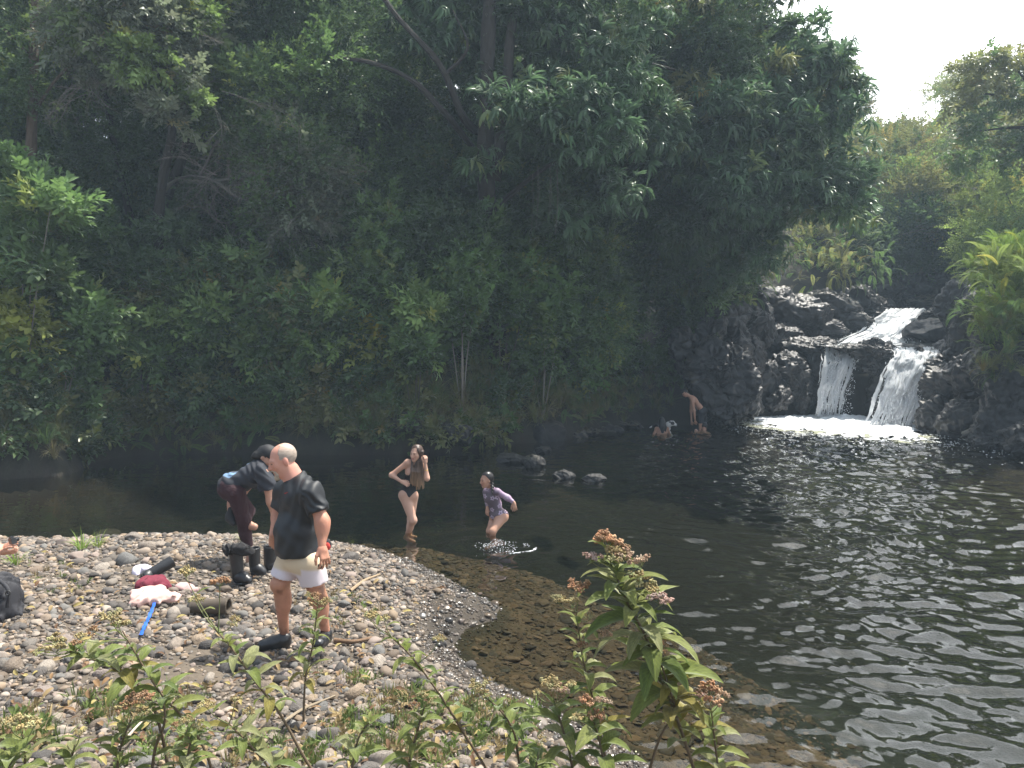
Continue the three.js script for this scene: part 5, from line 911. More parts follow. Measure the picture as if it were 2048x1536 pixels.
// ---------------------------------------------------------------- the girl wading in the floral top
{
  const wp = onY(992, 1064, 0), D = -wp.z, root = group('person', 'girl with a black braid in a lilac floral long sleeved swimsuit wading knee deep', 'person', V(wp.x, -0.35, wp.z)), j = J(root.position, D);
  const sk = [0.47, 0.26, 0.175], color = (p) => { const n = fbm(p.x * 10, p.y * 10, p.z * 10, 3); const k = 1 + 0.10 * n; return [sk[0] * k, sk[1] * k, sk[2] * k]; };
  const hc = j(973, 960, 0.06), [hs, hu, hf] = dirs(V(-0.88, -0.12, 0.46), V(0.08, 1, 0));
  const X = V(1, 0, 0), Z = V(0, 0, 1), [tS, tU, tF] = dirs(V(-0.55, 0.1, 0.83), V(-0.18, 1, 0));
  const rs = j(973, 984, -0.08), re = j(976, 1004, -0.16), rw = j(974.5, 1016, -0.02), ls = j(994, 983.5, 0.08), le = j(1015, 995.5, 0.06), lw = j(1028, 1005, 0.10);
  const lh = j(1004, 1035, 0.05), lk = j(985, 1062, 0.2), la = j(987, 1088, 0.05), lt = j(972, 1097, 0.16), rh = j(990, 1036, -0.07), rk = j(980, 1062, 0.02), ra = j(988, 1086, -0.15), rt = j(976, 1092, -0.05);
  const torso = [ell(j(983, 993, 0), tS, tU, tF, [0.125, 0.14, 0.088]), ell(j(990, 1011, 0), tS, tU, tF, [0.105, 0.13, 0.08]), ell(j(997, 1030, 0), tS, tU, tF, [0.145, 0.10, 0.11]), cap(rs, ls, 0.044), ell(j(1002, 1034, -0.02), tS, tU, tF, [0.12, 0.09, 0.1])];
  const legs = [cap(lh, lk, 0.084, 0.056), cap(lk, la, 0.05, 0.03), cap(rh, rk, 0.082, 0.055), cap(rk, ra, 0.05, 0.03), cap(la, lt, 0.032, 0.022), cap(ra, rt, 0.032, 0.022)];
  const arms = [cap(rs, re, 0.041, 0.034), cap(re, rw, 0.033, 0.022), cap(ls, le, 0.041, 0.034), cap(le, lw, 0.033, 0.022)];
  skin(root, [solid([...torso, ...legs, ...arms, cap(j(981, 983, 0), j(977, 968, 0.03), 0.038)], 0.0105, { color }), solid([...headPrims(hc, hs, hu, hf, 0.94), { ...cap(j(982, 986, 0), j(977, 968, 0.03), 0.046, 0.042), k: 0.03 }], 0.005, { color: faceColor(hc, hs, hu, hf, 0.94, sk, [0.40, 0.12, 0.11], [0.05, 0.03, 0.025]) }),
    solid(handPrims(lw, j(1030, 1021, 0.12).sub(lw), V(0.1, 0.35, 0.93), 0.155, 0.35, 0.16, -1), 0.0045, { color }), solid(handPrims(rw, j(974, 1031, 0).sub(rw), V(-0.6, 0, 0.8), 0.15, 0.6, 0.06, 1), 0.0045, { color })], wetSkinMat);
  const suit = [...torso, cap(j(982, 983, 0), j(979.5, 975, 0.02), 0.05, 0.046)], sl = ls.clone().lerp(le, 0.7), lw2 = le.clone().lerp(lw, 0.86), rw2 = re.clone().lerp(rw, 0.8), B = V();
  mesh('swimsuit', solid(suit, 0.0075, { grow: (p) => 0.006 + 0.002 * noise(p.x * 18, p.y * 18, p.z * 18), cut: (p) => { const a = B.subVectors(p, j(998, 1028, 0)), w = Math.abs(a.dot(tS)); return Math.max(-(a.dot(tU) + 0.11 - 0.85 * Math.max(0, w - 0.025)), plane(j(979, 975, 0.02), V(-0.25, 1, 0.1))(p)); }, parts: [[[cap(ls, le, 0.043, 0.036), cap(le, lw2, 0.036, 0.026)], plane(lw2, lw.clone().sub(le))], [[cap(rs, re, 0.043, 0.036), cap(re, rw2, 0.035, 0.026)], plane(rw2, rw.clone().sub(re))]],
    color: (p) => {
      const gx = p.x * 9.5 + 0.6 * p.z, gy = p.y * 9.5 + 0.3 * p.z; let pet = 0, eye = 0;
      for (let a = -1; a < 2; a++) for (let b = -1; b < 2; b++) { const X0 = Math.floor(gx) + a, Y0 = Math.floor(gy) + b, h = hash(X0, Y0, 5); if (h < 0.2) continue; const dx = gx - X0 - 0.2 - 0.6 * hash(X0, Y0, 6), dy = gy - Y0 - 0.2 - 0.6 * hash(X0, Y0, 7), R = Math.hypot(dx, dy), w = 0.40 * (0.75 + 0.3 * h) * (0.78 + 0.22 * Math.cos(5 * Math.atan2(dy, dx) + h * 9)); pet = Math.max(pet, sstep(w, w * 0.8, R)); eye = Math.max(eye, sstep(0.13, 0.09, R)); }
      const arm = Math.max(sstep(ls.x + 0.0, ls.x + 0.06, p.x) * sstep(j(0, 1018).y, j(0, 1008).y, p.y), sstep(j(0, 986).y, j(0, 979).y, p.y) * 0.5), base = [0.10, 0.075, 0.095].map((x, i) => mix(x, [0.33, 0.235, 0.33][i], arm)), fl = [0.42, 0.33, 0.43], c = base.map((x, i) => mix(x, fl[i], pet * (1 - eye))); return c;
    } }), cloth(null, { roughness: 0.5 }), root);
  const braid = [], P = [hc.clone().addScaledVector(hf, -0.085).addScaledVector(hu, -0.02), j(984.5, 975, 0.10), j(982, 990, 0.15), j(979.5, 1005, 0.16), j(978, 1018, 0.15)], cv = new THREE.CatmullRomCurve3(P);
  for (let i = 0; i < 22; i++) { const c = cv.getPoint(i / 21), s = i % 2 ? 0.008 : -0.008; braid.push(ell(c.add(V(s, 0, 0)), V(1, s * 40, 0).normalize(), V(-s * 40, 1, 0).normalize(), Z, [0.020 - i * 0.0004, 0.019, 0.016])); }
  mesh('hair', solid([ell(hc.clone().addScaledVector(hu, 0.032).addScaledVector(hf, -0.02), hs, hu, hf, [0.078, 0.092, 0.098]), ...braid], 0.005, { k: 0.008, grow: (p) => 0.003 + 0.0015 * noise(p.x * 60, p.y * 60, p.z * 160), cut: (p) => { tmp.subVectors(p, hc); const a = tmp.dot(hs), b = tmp.dot(hu), q = tmp.dot(hf); return Math.min(q + 0.02 - 0.55 * Math.max(0, b - 0.02) * 1.2 - 0.01, 0.085 - b + 0.2 * Math.max(0, 0.03 - q)); } }), std([0.016, 0.013, 0.012], { roughness: 0.32 }), root);
}
// ---------------------------------------------------------------- bathers by the big boulder
{
  const wp = onY(1397, 862, 0), D = -wp.z, root = group('person', 'shirtless man in dark shorts bending over in the shallow water by the big boulder', 'person', V(wp.x, -0.2, wp.z)), j = J(root.position, D);
  const sk = [0.42, 0.225, 0.15], color = (p) => { const k = 1 + 0.12 * fbm(p.x * 8, p.y * 8, p.z * 8, 2); return sk.map((x) => x * k); }, X = V(1, 0, 0), Z = V(0, 0, 1);
  const hc = j(1370, 786, 0), [hs, hu, hf] = dirs(V(-0.7, -0.7, 0.25), V(-0.6, 0.7, 0)), sh = j(1385, 797, 0), hip = j(1404, 820, 0), al = sh.clone().sub(hip).normalize(), out = V(-al.y, al.x, 0).multiplyScalar(-1);
  const torso = [ell(j(1388, 801, 0), Z, al, out, [0.17, 0.2, 0.115]), ell(j(1398, 813, 0), Z, al, out, [0.14, 0.18, 0.10]), cap(j(1384, 798, 0.16), j(1384, 797, -0.16), 0.065), ell(j(1405, 823, 0), X, UPV, Z, [0.13, 0.13, 0.16])];
  const legs = [cap(j(1402, 826, 0.09), j(1401, 846, 0.1), 0.095, 0.06), cap(j(1401, 846, 0.1), j(1400, 868, 0.06), 0.055, 0.04), cap(j(1406, 826, -0.09), j(1409, 846, -0.08), 0.095, 0.06), cap(j(1409, 846, -0.08), j(1411, 868, -0.1), 0.055, 0.04)];
  const w1 = j(1390, 841, 0.16), w2 = j(1383, 842, -0.12);
  skin(root, [solid([...torso, ...legs, cap(j(1384, 800, 0.17), j(1388, 821, 0.18), 0.055, 0.045), cap(j(1388, 821, 0.18), w1, 0.043, 0.03), cap(j(1383, 800, -0.17), j(1382, 822, -0.16), 0.055, 0.045), cap(j(1382, 822, -0.16), w2, 0.043, 0.03), cap(j(1381, 794, 0), hc, 0.055, 0.05)], 0.013, { color }), solid(headPrims(hc, hs, hu, hf, 1), 0.008, { color: faceColor(hc, hs, hu, hf, 1, sk, [0.3, 0.12, 0.1], [0.03, 0.02, 0.02]) }), solid(handPrims(w1, j(1391, 851, 0.15).sub(w1), V(-0.5, 0, 0.8), 0.18, 0.5, 0.1, 1), 0.006, { color }), solid(handPrims(w2, j(1384, 851, -0.12).sub(w2), V(-0.5, 0, 0.8), 0.18, 0.5, 0.1, 1), 0.006, { color })]);
  mesh('hair', solid([ell(hc.clone().addScaledVector(hu, 0.035).addScaledVector(hf, -0.018), hs, hu, hf, [0.08, 0.095, 0.1])], 0.007, { grow: 0.006, cut: (p) => { tmp.subVectors(p, hc); return Math.min(tmp.dot(hf) - 0.01, 0.06 - tmp.dot(hu)) ; } }), std([0.014, 0.012, 0.01], { roughness: 0.6 }), root);
  mesh('shorts', solid([torso[3], ...legs.filter((q, i) => i % 2 === 0)], 0.011, { grow: (p) => 0.022 + folds(12, 6, 12, 0.01)(p), cut: maxOf((p) => j(0, 846).y - p.y, plane(j(1402, 814, 0), al)) }), std([0.014, 0.017, 0.024], { roughness: 0.75 }), root);
  const bd = new THREE.TorusGeometry(0.035, 0.009, 6, 16); bd.rotateX(Math.PI / 2); bd.translate(w1.x, w1.y + 0.02, w1.z); mesh('wristband', bd, std([0.02, 0.02, 0.02]), root);
  // a second bather with the back just above the water
  const b = group('person', 'bather bent low with a bare back just above the water at the shirtless man\'s feet', 'person', V(wp.x, -0.35, wp.z)), q = J(b.position, D), h2 = q(1408, 852, 0.1), [es, eu, ef] = dirs(V(-0.4, -0.6, -0.6), V(0.3, 0.8, 0));
  skin(b, [solid([ell(q(1411, 869, 0.32), V(0.96, -0.2, 0).normalize(), V(0.2, 0.96, 0).normalize(), Z, [0.19, 0.11, 0.16]), ell(q(1402, 872, 0.3), X, UPV, Z, [0.16, 0.10, 0.13]), cap(q(1400, 868, 0.3), q(1392, 861, 0.34), 0.05, 0.04), cap(q(1392, 861, 0.34), q(1387, 872, 0.36), 0.04, 0.032), cap(q(1408, 864, 0.28), h2, 0.055, 0.05), cap(q(1416, 869, 0.34), q(1418, 876, 0.42), 0.055, 0.045)], 0.013, { color: (p) => color(p).map((x, i) => x * [1.1, 1.15, 1.2][i]) }), solid(headPrims(h2, es, eu, ef, 1), 0.009, { color })], wetSkinMat);
  mesh('hair', solid([ell(h2.clone().addScaledVector(eu, 0.02).addScaledVector(ef, -0.02), es, eu, ef, [0.085, 0.105, 0.105])], 0.009, { grow: 0.006, cut: (p) => tmp.subVectors(p, h2).dot(ef) - 0.03 }), std([0.012, 0.012, 0.016], { roughness: 0.4 }), b);
  // swimmer with long dark hair, and the dog she carries
  const c = onY(1325, 868, 0), s = group('person', 'swimmer seen from behind with long wet dark hair and bare shoulders, carrying a dog', 'person', V(c.x, -0.5, c.z)), k = J(s.position, -c.z), h3 = k(1323, 842, 0), [gs, gu, gf] = dirs(V(0.2, 0, -1));
  skin(s, [solid([ell(k(1324, 868, 0), X, UPV, Z, [0.17, 0.24, 0.11]), cap(k(1313, 857, -0.02), k(1334, 857, -0.02), 0.055), cap(k(1313, 857, -0.02), k(1306, 872, 0.02), 0.045, 0.04), cap(k(1335, 858, -0.02), k(1340, 870, -0.08), 0.045, 0.04), cap(k(1323, 856, 0), h3, 0.05)], 0.013, { color }), solid(headPrims(h3, gs, gu, gf, 1), 0.009, { color })], wetSkinMat);
  mesh('hair', solid([ell(h3.clone().addScaledVector(gu, 0.03).addScaledVector(gf, -0.02), gs, gu, gf, [0.09, 0.105, 0.105]), ...chain([k(1323, 842, 0.08), k(1324, 853, 0.11), k(1325, 864, 0.12)], [0.09, 0.085, 0.04]), ...chain([k(1327, 845, 0.07), k(1330, 855, 0.10), k(1331, 862, 0.11)], [0.06, 0.05, 0.02])], 0.009, { grow: (p) => 0.003 + 0.005 * noise(p.x * 60, p.y * 8, p.z * 60), cut: (p) => tmp.subVectors(p, h3).dot(gf) - 0.05 }), std([0.011, 0.011, 0.013], { roughness: 0.4 }), s);
  const g = group('dog', 'black and white dog held at the water surface by the long haired swimmer', 'dog', V(c.x, -0.2, c.z)), m = J(g.position, -c.z), W = [0.62, 0.60, 0.58], Kc = [0.015, 0.015, 0.017], dh = m(1345, 846.5, -0.04), eye = m(1345.5, 846, 0.06);
  const dog = [ell(m(1324, 857, -0.26), X, UPV, Z, [0.28, 0.12, 0.12]), ...chain([m(1334, 855, -0.2), m(1337, 849, -0.1), dh], [0.10, 0.085, 0.075]), cap(dh, m(1352, 850, 0.0), 0.068, 0.036), ball(m(1353.5, 850, 0.01), 0.03), ...chain([m(1312, 850, -0.22), m(1306, 852, -0.2), m(1300, 855, -0.18)], [0.06, 0.025, 0.018]), cap(m(1341, 843, -0.05), m(1339, 847, 0.02), 0.03, 0.018), cap(m(1347, 843, -0.1), m(1349, 846, -0.14), 0.025, 0.015), cap(m(1338, 862, -0.12), m(1344, 872, -0.1), 0.035, 0.028), cap(m(1312, 862, -0.25), m(1308, 872, -0.25), 0.035, 0.028)];
  mesh('body', solid(dog, 0.010, { k: 0.03, grow: (p) => 0.004 * noise(p.x * 50, p.y * 50, p.z * 50), color: (p) => { const black = p.distanceTo(eye) < 0.075 || p.distanceTo(m(1340, 844, 0)) < 0.035 || p.distanceTo(m(1354, 850, 0.02)) < 0.03 || (p.x > m(1315, 0).x && p.x < m(1329, 0).x) || p.x > m(1339.5, 0).x && p.x < m(1340.5, 0).x; return black ? Kc : W; } }), cloth(null, { roughness: 0.8 }), g);
}
// ---------------------------------------------------------------- the person at the left edge, and what they hold
{
  const gp = onGround(-60, 1140), D = -gp.z, root = group('person', 'person crouching at the left edge, only a forearm and hands in view', 'person', gp), j = J(gp, D), sk = [0.50, 0.26, 0.175], color = (p) => { const k = 1 + 0.12 * fbm(p.x * 9, p.y * 9, p.z * 9, 3); return sk.map((x) => x * k); }, X = V(1, 0, 0), Z = V(0, 0, 1);
  const w1 = j(8, 1096, 0.1), w2 = j(4, 1104, 0.2), hc = j(-72, 1000, 0), [hs, hu, hf] = dirs(V(0.8, -0.3, 0.3));
  const torso = [ell(j(-88, 1062, 0), X, UPV, Z, [0.14, 0.24, 0.18]), ell(j(-96, 1100, 0), X, UPV, Z, [0.15, 0.14, 0.17])];
  skin(root, [solid([...torso, cap(j(-84, 1036, 0.18), j(-48, 1082, 0.22), 0.055, 0.046), cap(j(-48, 1082, 0.22), w1, 0.047, 0.032), cap(j(-84, 1036, -0.18), j(-44, 1092, -0.05), 0.055, 0.046), cap(j(-44, 1092, -0.05), w2, 0.044, 0.03), cap(j(-90, 1108, 0.12), j(-52, 1098, 0.16), 0.09, 0.06), cap(j(-52, 1098, 0.16), j(-66, 1136, 0.1), 0.055, 0.04), cap(j(-90, 1108, -0.12), j(-56, 1100, -0.14), 0.09, 0.06), cap(j(-56, 1100, -0.14), j(-70, 1136, -0.1), 0.055, 0.04), cap(j(-82, 1030, 0), hc, 0.055)], 0.012, { color }), solid(headPrims(hc, hs, hu, hf, 1), 0.007, { color: faceColor(hc, hs, hu, hf, 1, sk, [0.4, 0.15, 0.13], [0.05, 0.03, 0.02]) }),
    solid(handPrims(w1, j(24, 1087, 0.13).sub(w1), V(-0.2, 0.6, 0.7), 0.18, 1.0, 0.06, 1), 0.004, { color }), solid(handPrims(w2, j(22, 1104, 0.2).sub(w2), V(0, -0.8, 0.6), 0.18, 0.9, 0.06, 1), 0.004, { color })]);
  mesh('shirt', solid(torso, 0.012, { grow: (p) => 0.02 + folds(8, 8, 8, 0.008)(p) }), std([0.05, 0.06, 0.08]), root);
  const cam = group('camera', 'small dark camera in the hands at the left edge', 'camera', j(25, 1082, 0.16).add(gp)), bx = (n, w, h, d, x, y, z, c) => { const g = new THREE.BoxGeometry(w, h, d, 2, 2, 2); const q = mesh(n, g, std(c, { roughness: 0.4 }), cam); q.position.set(x, y, z); return q; };
  bx('body', 0.075, 0.055, 0.035, 0, 0, 0, [0.015, 0.015, 0.017]); bx('viewfinder', 0.025, 0.02, 0.03, 0, 0.036, 0, [0.02, 0.02, 0.022]); bx('grip', 0.018, 0.05, 0.045, 0.03, -0.002, 0.004, [0.01, 0.01, 0.01]);
  const ln = new THREE.CylinderGeometry(0.019, 0.021, 0.04, 20); ln.rotateX(Math.PI / 2); const lm = mesh('lens', ln, std([0.01, 0.01, 0.012], { roughness: 0.25 }), cam); lm.position.set(-0.005, 0, -0.035);
  cam.rotation.set(0.2, -0.5, 0.3);
}

// ---------------------------------------------------------------- things left on the stones
const rubber = phys([0.014, 0.014, 0.016], { roughness: 0.45, clearcoat: 0.2, clearcoatRoughness: 0.3 });
// a rubber boot from top of shaft to heel and toe (points relative to its base)
function boot(label, pos, top, heel, toe, r0, mat, grp) {
  const g = group('rubber_boot', label, 'boot', pos), ax = top.clone().sub(heel).normalize(), dir = toe.clone().sub(heel).normalize(), mouth = cap(top.clone().addScaledVector(ax, 0.1), top.clone().lerp(heel, 0.3), r0 * 0.78, r0 * 0.66), fm = (p) => dist(mouth, p);
  mesh('shaft', solid([cap(top.clone().addScaledVector(ax, 0.05), heel, r0, r0 * 0.78)], 0.007, { grow: (p) => 0.002 * noise(p.x * 12, p.y * 20, p.z * 12), cut: maxOf(plane(top, ax), (p) => -fm(p)) }), mat, g);
  mesh('foot', solid([cap(heel.clone().addScaledVector(ax, 0.01), heel.clone().lerp(toe, 0.45).addScaledVector(ax, 0.015), r0 * 0.78, r0 * 0.72), cap(heel.clone().lerp(toe, 0.45).addScaledVector(ax, 0.01), toe, r0 * 0.72, r0 * 0.62)], 0.007, { k: 0.05, cut: (p) => -(p.clone().sub(heel).dot(ax) + r0 * 0.62) }), mat, g);
  const down = ax.clone().multiplyScalar(-r0 * 0.66);
  mesh('sole', solid([cap(heel.clone().add(down), heel.clone().lerp(toe, 0.5).add(down), r0 * 0.7, r0 * 0.62), cap(heel.clone().lerp(toe, 0.5).add(down), toe.clone().add(down).addScaledVector(dir, 0.01), r0 * 0.68, r0 * 0.6)], 0.006, { cut: (p) => Math.abs(p.clone().sub(heel).dot(ax) + r0 * 0.68) - 0.011 }), std([0.03, 0.03, 0.03], { roughness: 0.9 }), g);
  return g;
}
{
  const p1 = onGround(480, 1166), j1 = J(p1, -p1.z);
  boot('black rubber boot standing in front of the bending woman, with black cloth over its top', p1, j1(471, 1098, 0), j1(476, 1154, 0), j1(496, 1161, 0.05), 0.072, rubber);
  boot('black rubber boot half hidden behind the boot topped with black cloth', V(p1.x, p1.y, p1.z - 0.2), j1(494, 1106, 0.0), j1(496, 1150, 0), j1(512, 1156, 0.02), 0.066, rubber);
  const c = group('cloth', 'crumpled black cloth draped over the top of the standing boots', 'cloth', p1), cl = [ell(j1(476, 1098, 0.02), V(1, 0, 0), UPV, V(0, 0, 1), [0.13, 0.05, 0.09]), cap(j1(452, 1098, 0.06), j1(456, 1108, 0.08), 0.035, 0.02), cap(j1(486, 1099, 0.05), j1(502, 1104, 0.02), 0.04, 0.03), cap(j1(464, 1094, 0.06), j1(484, 1096, 0.08), 0.035)];
  mesh('fold', solid(cl, 0.008, { grow: (p) => folds(18, 22, 18, 0.014)(p) + 0.008 * Math.sin(p.x * 90 + p.y * 60 + 7 * noise(p.x * 9, p.y * 9, p.z * 9)) }), std([0.013, 0.012, 0.013], { roughness: 0.9 }), c);
  const p2 = onGround(540, 1142), j2 = J(p2, -p2.z);
  boot('black rubber boot standing alone behind the walking man\'s hanging hand', p2, j2(541, 1092, 0), j2(540, 1132, 0), j2(556, 1136, -0.02), 0.078, rubber);
  const p3 = onGround(318, 1156), j3 = J(p3, -p3.z);
  boot('black rubber boot lying on its side beside the maroon cloth', p3, j3(346, 1122, -0.1), j3(296, 1150, 0.05), j3(286, 1160, 0.12), 0.062, rubber);
  const p4 = onGround(415, 1230), j4 = J(p4, -p4.z);
  boot('brown muddy boot lying with its dark opening towards the walking man', p4, j4(458, 1212, 0.03), j4(392, 1214, 0.02), j4(362, 1222, 0.0), 0.075, std([0.075, 0.058, 0.042], { roughness: 0.8, bumpMap: grainTex, bumpScale: 0.004 }));
  // cloths
  const rag = (name, label, cat, px, py, blobs, mat, amp, hh = 0.008) => { const p = onGround(px, py), q = J(p, -p.z), g = group(name, label, cat, p), list = blobs.map(([x, y, z, a, b, c]) => ell(q(x, y, z), V(1, 0, 0), UPV, V(0, 0, 1), [a, b, c])); mesh('fold', solid(list, hh, { k: 0.05, grow: (v) => folds(14, 14, 14, amp)(v) + amp * 0.7 * Math.sin(v.x * 55 + v.z * 45 + 7 * noise(v.x * 7, v.y * 7, v.z * 7)) }), mat, g); return g; };
  rag('cloth', 'small white cloth beside the foot of the lying black boot', 'cloth', 282, 1146, [[278, 1142, 0, 0.06, 0.035, 0.05], [290, 1138, -0.03, 0.07, 0.03, 0.05], [273, 1150, 0.03, 0.035, 0.025, 0.04]], std([0.62, 0.58, 0.68], { roughness: 0.9 }), 0.01);
  rag('cloth', 'maroon cloth heaped beside the pale pink towel', 'cloth', 305, 1176, [[308, 1166, 0, 0.13, 0.06, 0.1], [292, 1170, 0.05, 0.08, 0.035, 0.07], [322, 1178, 0.06, 0.09, 0.045, 0.08]], std([0.15, 0.018, 0.035], { roughness: 0.9 }), 0.016);
  rag('towel', 'pale pink towel spread over the stones above the blue strap', 'towel', 300, 1205, [[285, 1188, 0, 0.10, 0.04, 0.09], [302, 1198, 0.08, 0.13, 0.035, 0.09], [278, 1202, 0.1, 0.06, 0.03, 0.08], [325, 1196, 0.06, 0.10, 0.02, 0.07], [345, 1192, 0.02, 0.07, 0.02, 0.05], [312, 1182, -0.04, 0.1, 0.04, 0.06]], std([0.60, 0.40, 0.35], { roughness: 0.95, bumpMap: grainTex, bumpScale: 0.003 }), 0.014);
  rag('cloth', 'pinkish white cloth scrap behind the flowering weed left of the brown boot', 'cloth', 372, 1180, [[365, 1174, 0, 0.07, 0.03, 0.05], [384, 1180, 0.03, 0.06, 0.03, 0.05]], std([0.5, 0.33, 0.31], { roughness: 0.95 }), 0.01);
  const bag = rag('backpack', 'dark grey bag at the left edge of the stones', 'bag', -8, 1232, [[-10, 1196, 0, 0.19, 0.2, 0.16], [-14, 1225, 0.03, 0.2, 0.1, 0.18], [-4, 1176, -0.03, 0.11, 0.1, 0.1]], std([0.022, 0.022, 0.027], { roughness: 0.75 }), 0.018, 0.012);
  bag.children[0].name = 'sack';
  { const q = J(bag.position, -bag.position.z); mesh('strap', limb([q(-2, 1160, 0.12), q(16, 1180, 0.2), q(14, 1215, 0.2)], 0.016, 0.014, 6, 6, 0.1, 2), std([0.03, 0.03, 0.035]), bag); mesh('buckle', new THREE.TorusGeometry(0.018, 0.005, 6, 14).translate(...q(16, 1186, 0.24).toArray()), std([0.03, 0.03, 0.03], { roughness: 0.4 }), bag); }
  // blue strap over the stones
  const S = [[313, 1206], [306, 1226], [297, 1248], [289, 1265], [281, 1284]].map(([a, b]) => { const p = onGround(a, b); return p.add(V(0, 0.045, 0)); }), cv = new THREE.CatmullRomCurve3(S), pos = [], idx = [];
  for (let i = 0; i <= 40; i++) { const p = cv.getPoint(i / 40), t = cv.getTangent(i / 40), s = V(-t.z, 0.25 * Math.sin(i * 0.5), t.x).normalize().multiplyScalar(0.013), y = 0.008 * Math.sin(i * 1.3); for (const [k, h] of [[-1, 0], [1, 0], [1, 0.004], [-1, 0.004]]) pos.push(p.x + k * s.x, p.y + y + k * s.y + h, p.z + k * s.z); }
  for (let i = 0; i < 40; i++) for (let k = 0; k < 4; k++) { const a = i * 4 + k, b = i * 4 + (k + 1) % 4; idx.push(a, a + 4, b, b, a + 4, b + 4); }
  tag(mesh('strap', geo(pos, idx), std([0.01, 0.10, 0.52], { roughness: 0.6 })), 'bright blue strap running over the stones from the pink towel', 'strap');
  // driftwood and dry sticks
  const stick = (label, pts, r0, r1, c, y = 0.03) => { const P = pts.map(([a, b]) => onGround(a, b).add(V(0, y, 0))); const m = mesh('stick', limb(P, r0, r1, 6, 5, 0.25, pts[0][0]), std(c, { roughness: 0.95, bumpMap: barkTex, bumpScale: 0.004 })); tag(m, label, 'stick'); return m; };
  stick('pale driftwood stick lying right of the walking man, near the wet stones', [[700, 1188], [730, 1166], [760, 1154]], 0.02, 0.012, [0.30, 0.22, 0.14]);
  stick('brown rotten stick lying on the stones right of the man\'s back foot', [[668, 1288], [705, 1290], [745, 1282]], 0.022, 0.014, [0.16, 0.10, 0.06]);
  stick('grey branch half buried in the stones at the foot of the weeds', [[520, 1500], [600, 1430], [670, 1400]], 0.014, 0.008, [0.25, 0.2, 0.14]);
  stick('thin bleached twig crossing the bottom edge at the left', [[240, 1530], [272, 1490], [294, 1466]], 0.009, 0.006, [0.5, 0.42, 0.34], 0.1);
  const rb = group('bag', 'small black and red bag on the stones behind the walking man\'s left hand', 'bag', onGround(655, 1102)), q = J(rb.position, -rb.position.z);
  mesh('sack', solid([ell(q(650, 1090, 0), V(1, 0, 0), UPV, V(0, 0, 1), [0.07, 0.09, 0.06])], 0.009, { grow: folds(14, 14, 14, 0.01) }), std([0.014, 0.014, 0.016]), rb);
  mesh('flap', solid([ell(q(655, 1093, 0.05), V(1, 0, 0), UPV, V(0, 0, 1), [0.035, 0.05, 0.03])], 0.008, { grow: folds(20, 20, 20, 0.005) }), std([0.45, 0.03, 0.02]), rb);
}
// ---------------------------------------------------------------- flowering weeds in front
function leafGeo(seed, len, wid, droop) {
  const r = rng(seed), pos = [], idx = [], uv = [], N = 8; let p = V(), d = V(0, 0.35, 1).normalize(); const w0 = r() * 6;
  for (let i = 0; i <= N; i++) {
    const t = i / N, w = wid * 0.5 * Math.pow(Math.sin(Math.PI * clamp(0.03 + 0.96 * Math.pow(t, 0.8))), 0.9) + 0.001, n = V(0, d.z, -d.y);
    for (let s = -2; s <= 2; s++) { const k = s / 2, edge = Math.abs(k) === 1 ? 0.04 * wid * Math.sin(i * 2.3 + w0 + s) : 0; pos.push(k * w, p.y + n.y * (Math.abs(k) * w * 0.42 + edge), p.z + n.z * Math.abs(k) * w * 0.42); uv.push(0.5 + k * 0.5, t); }
    p.addScaledVector(d, len / N); d.y -= droop / N * (0.6 + 0.8 * t); d.normalize();
  }
  for (let i = 0; i < N; i++) for (let s = 0; s < 4; s++) { const a = i * 5 + s, b = a + 5; idx.push(a, a + 1, b, a + 1, b + 1, b); }
  return geo(pos, idx, uv);
}
const leafTex = noiseTex(256, (u, v) => { const x = Math.abs(u - 0.5) * 2, mid = sstep(0.045, 0.015, x), vein = sstep(0.75, 0.98, Math.sin((v * 11 - x * 2.2) * 6.2832) * 0.5 + 0.5) * 0.35 * sstep(0.02, 0.1, x), n = tileFbm(u, v, 12, 4, 91); const k = 0.80 + 0.16 * n; return [k + 0.22 * mid + vein * 0.25, k + 0.20 * mid + vein * 0.22, k + 0.12 * mid + vein * 0.12]; }, true);
const weedTones = [[0.24, 0.30, 0.075], [0.17, 0.24, 0.06], [0.30, 0.34, 0.10], [0.36, 0.38, 0.17], [0.33, 0.29, 0.07], [0.20, 0.15, 0.06]];
const weedMats = weedTones.map((c) => phys(c, { map: leafTex, roughness: 1, transmission: 0.48, thickness: 0, clearcoat: 0.15, clearcoatRoughness: 0.45, side: THREE.DoubleSide, ior: 1.4, specularIntensity: 0.5 }));
const weedLeaves = [0, 1, 2, 3, 4, 5, 6, 7].map((i) => leafGeo(3000 + i, 0.165, 0.046 + 0.004 * (i % 3), 0.7 + 0.28 * i));
const stemMat = std([0.14, 0.10, 0.06], { roughness: 0.9, bumpMap: barkTex, bumpScale: 0.002 }), greenStemMat = std([0.17, 0.19, 0.08], { roughness: 0.85 });
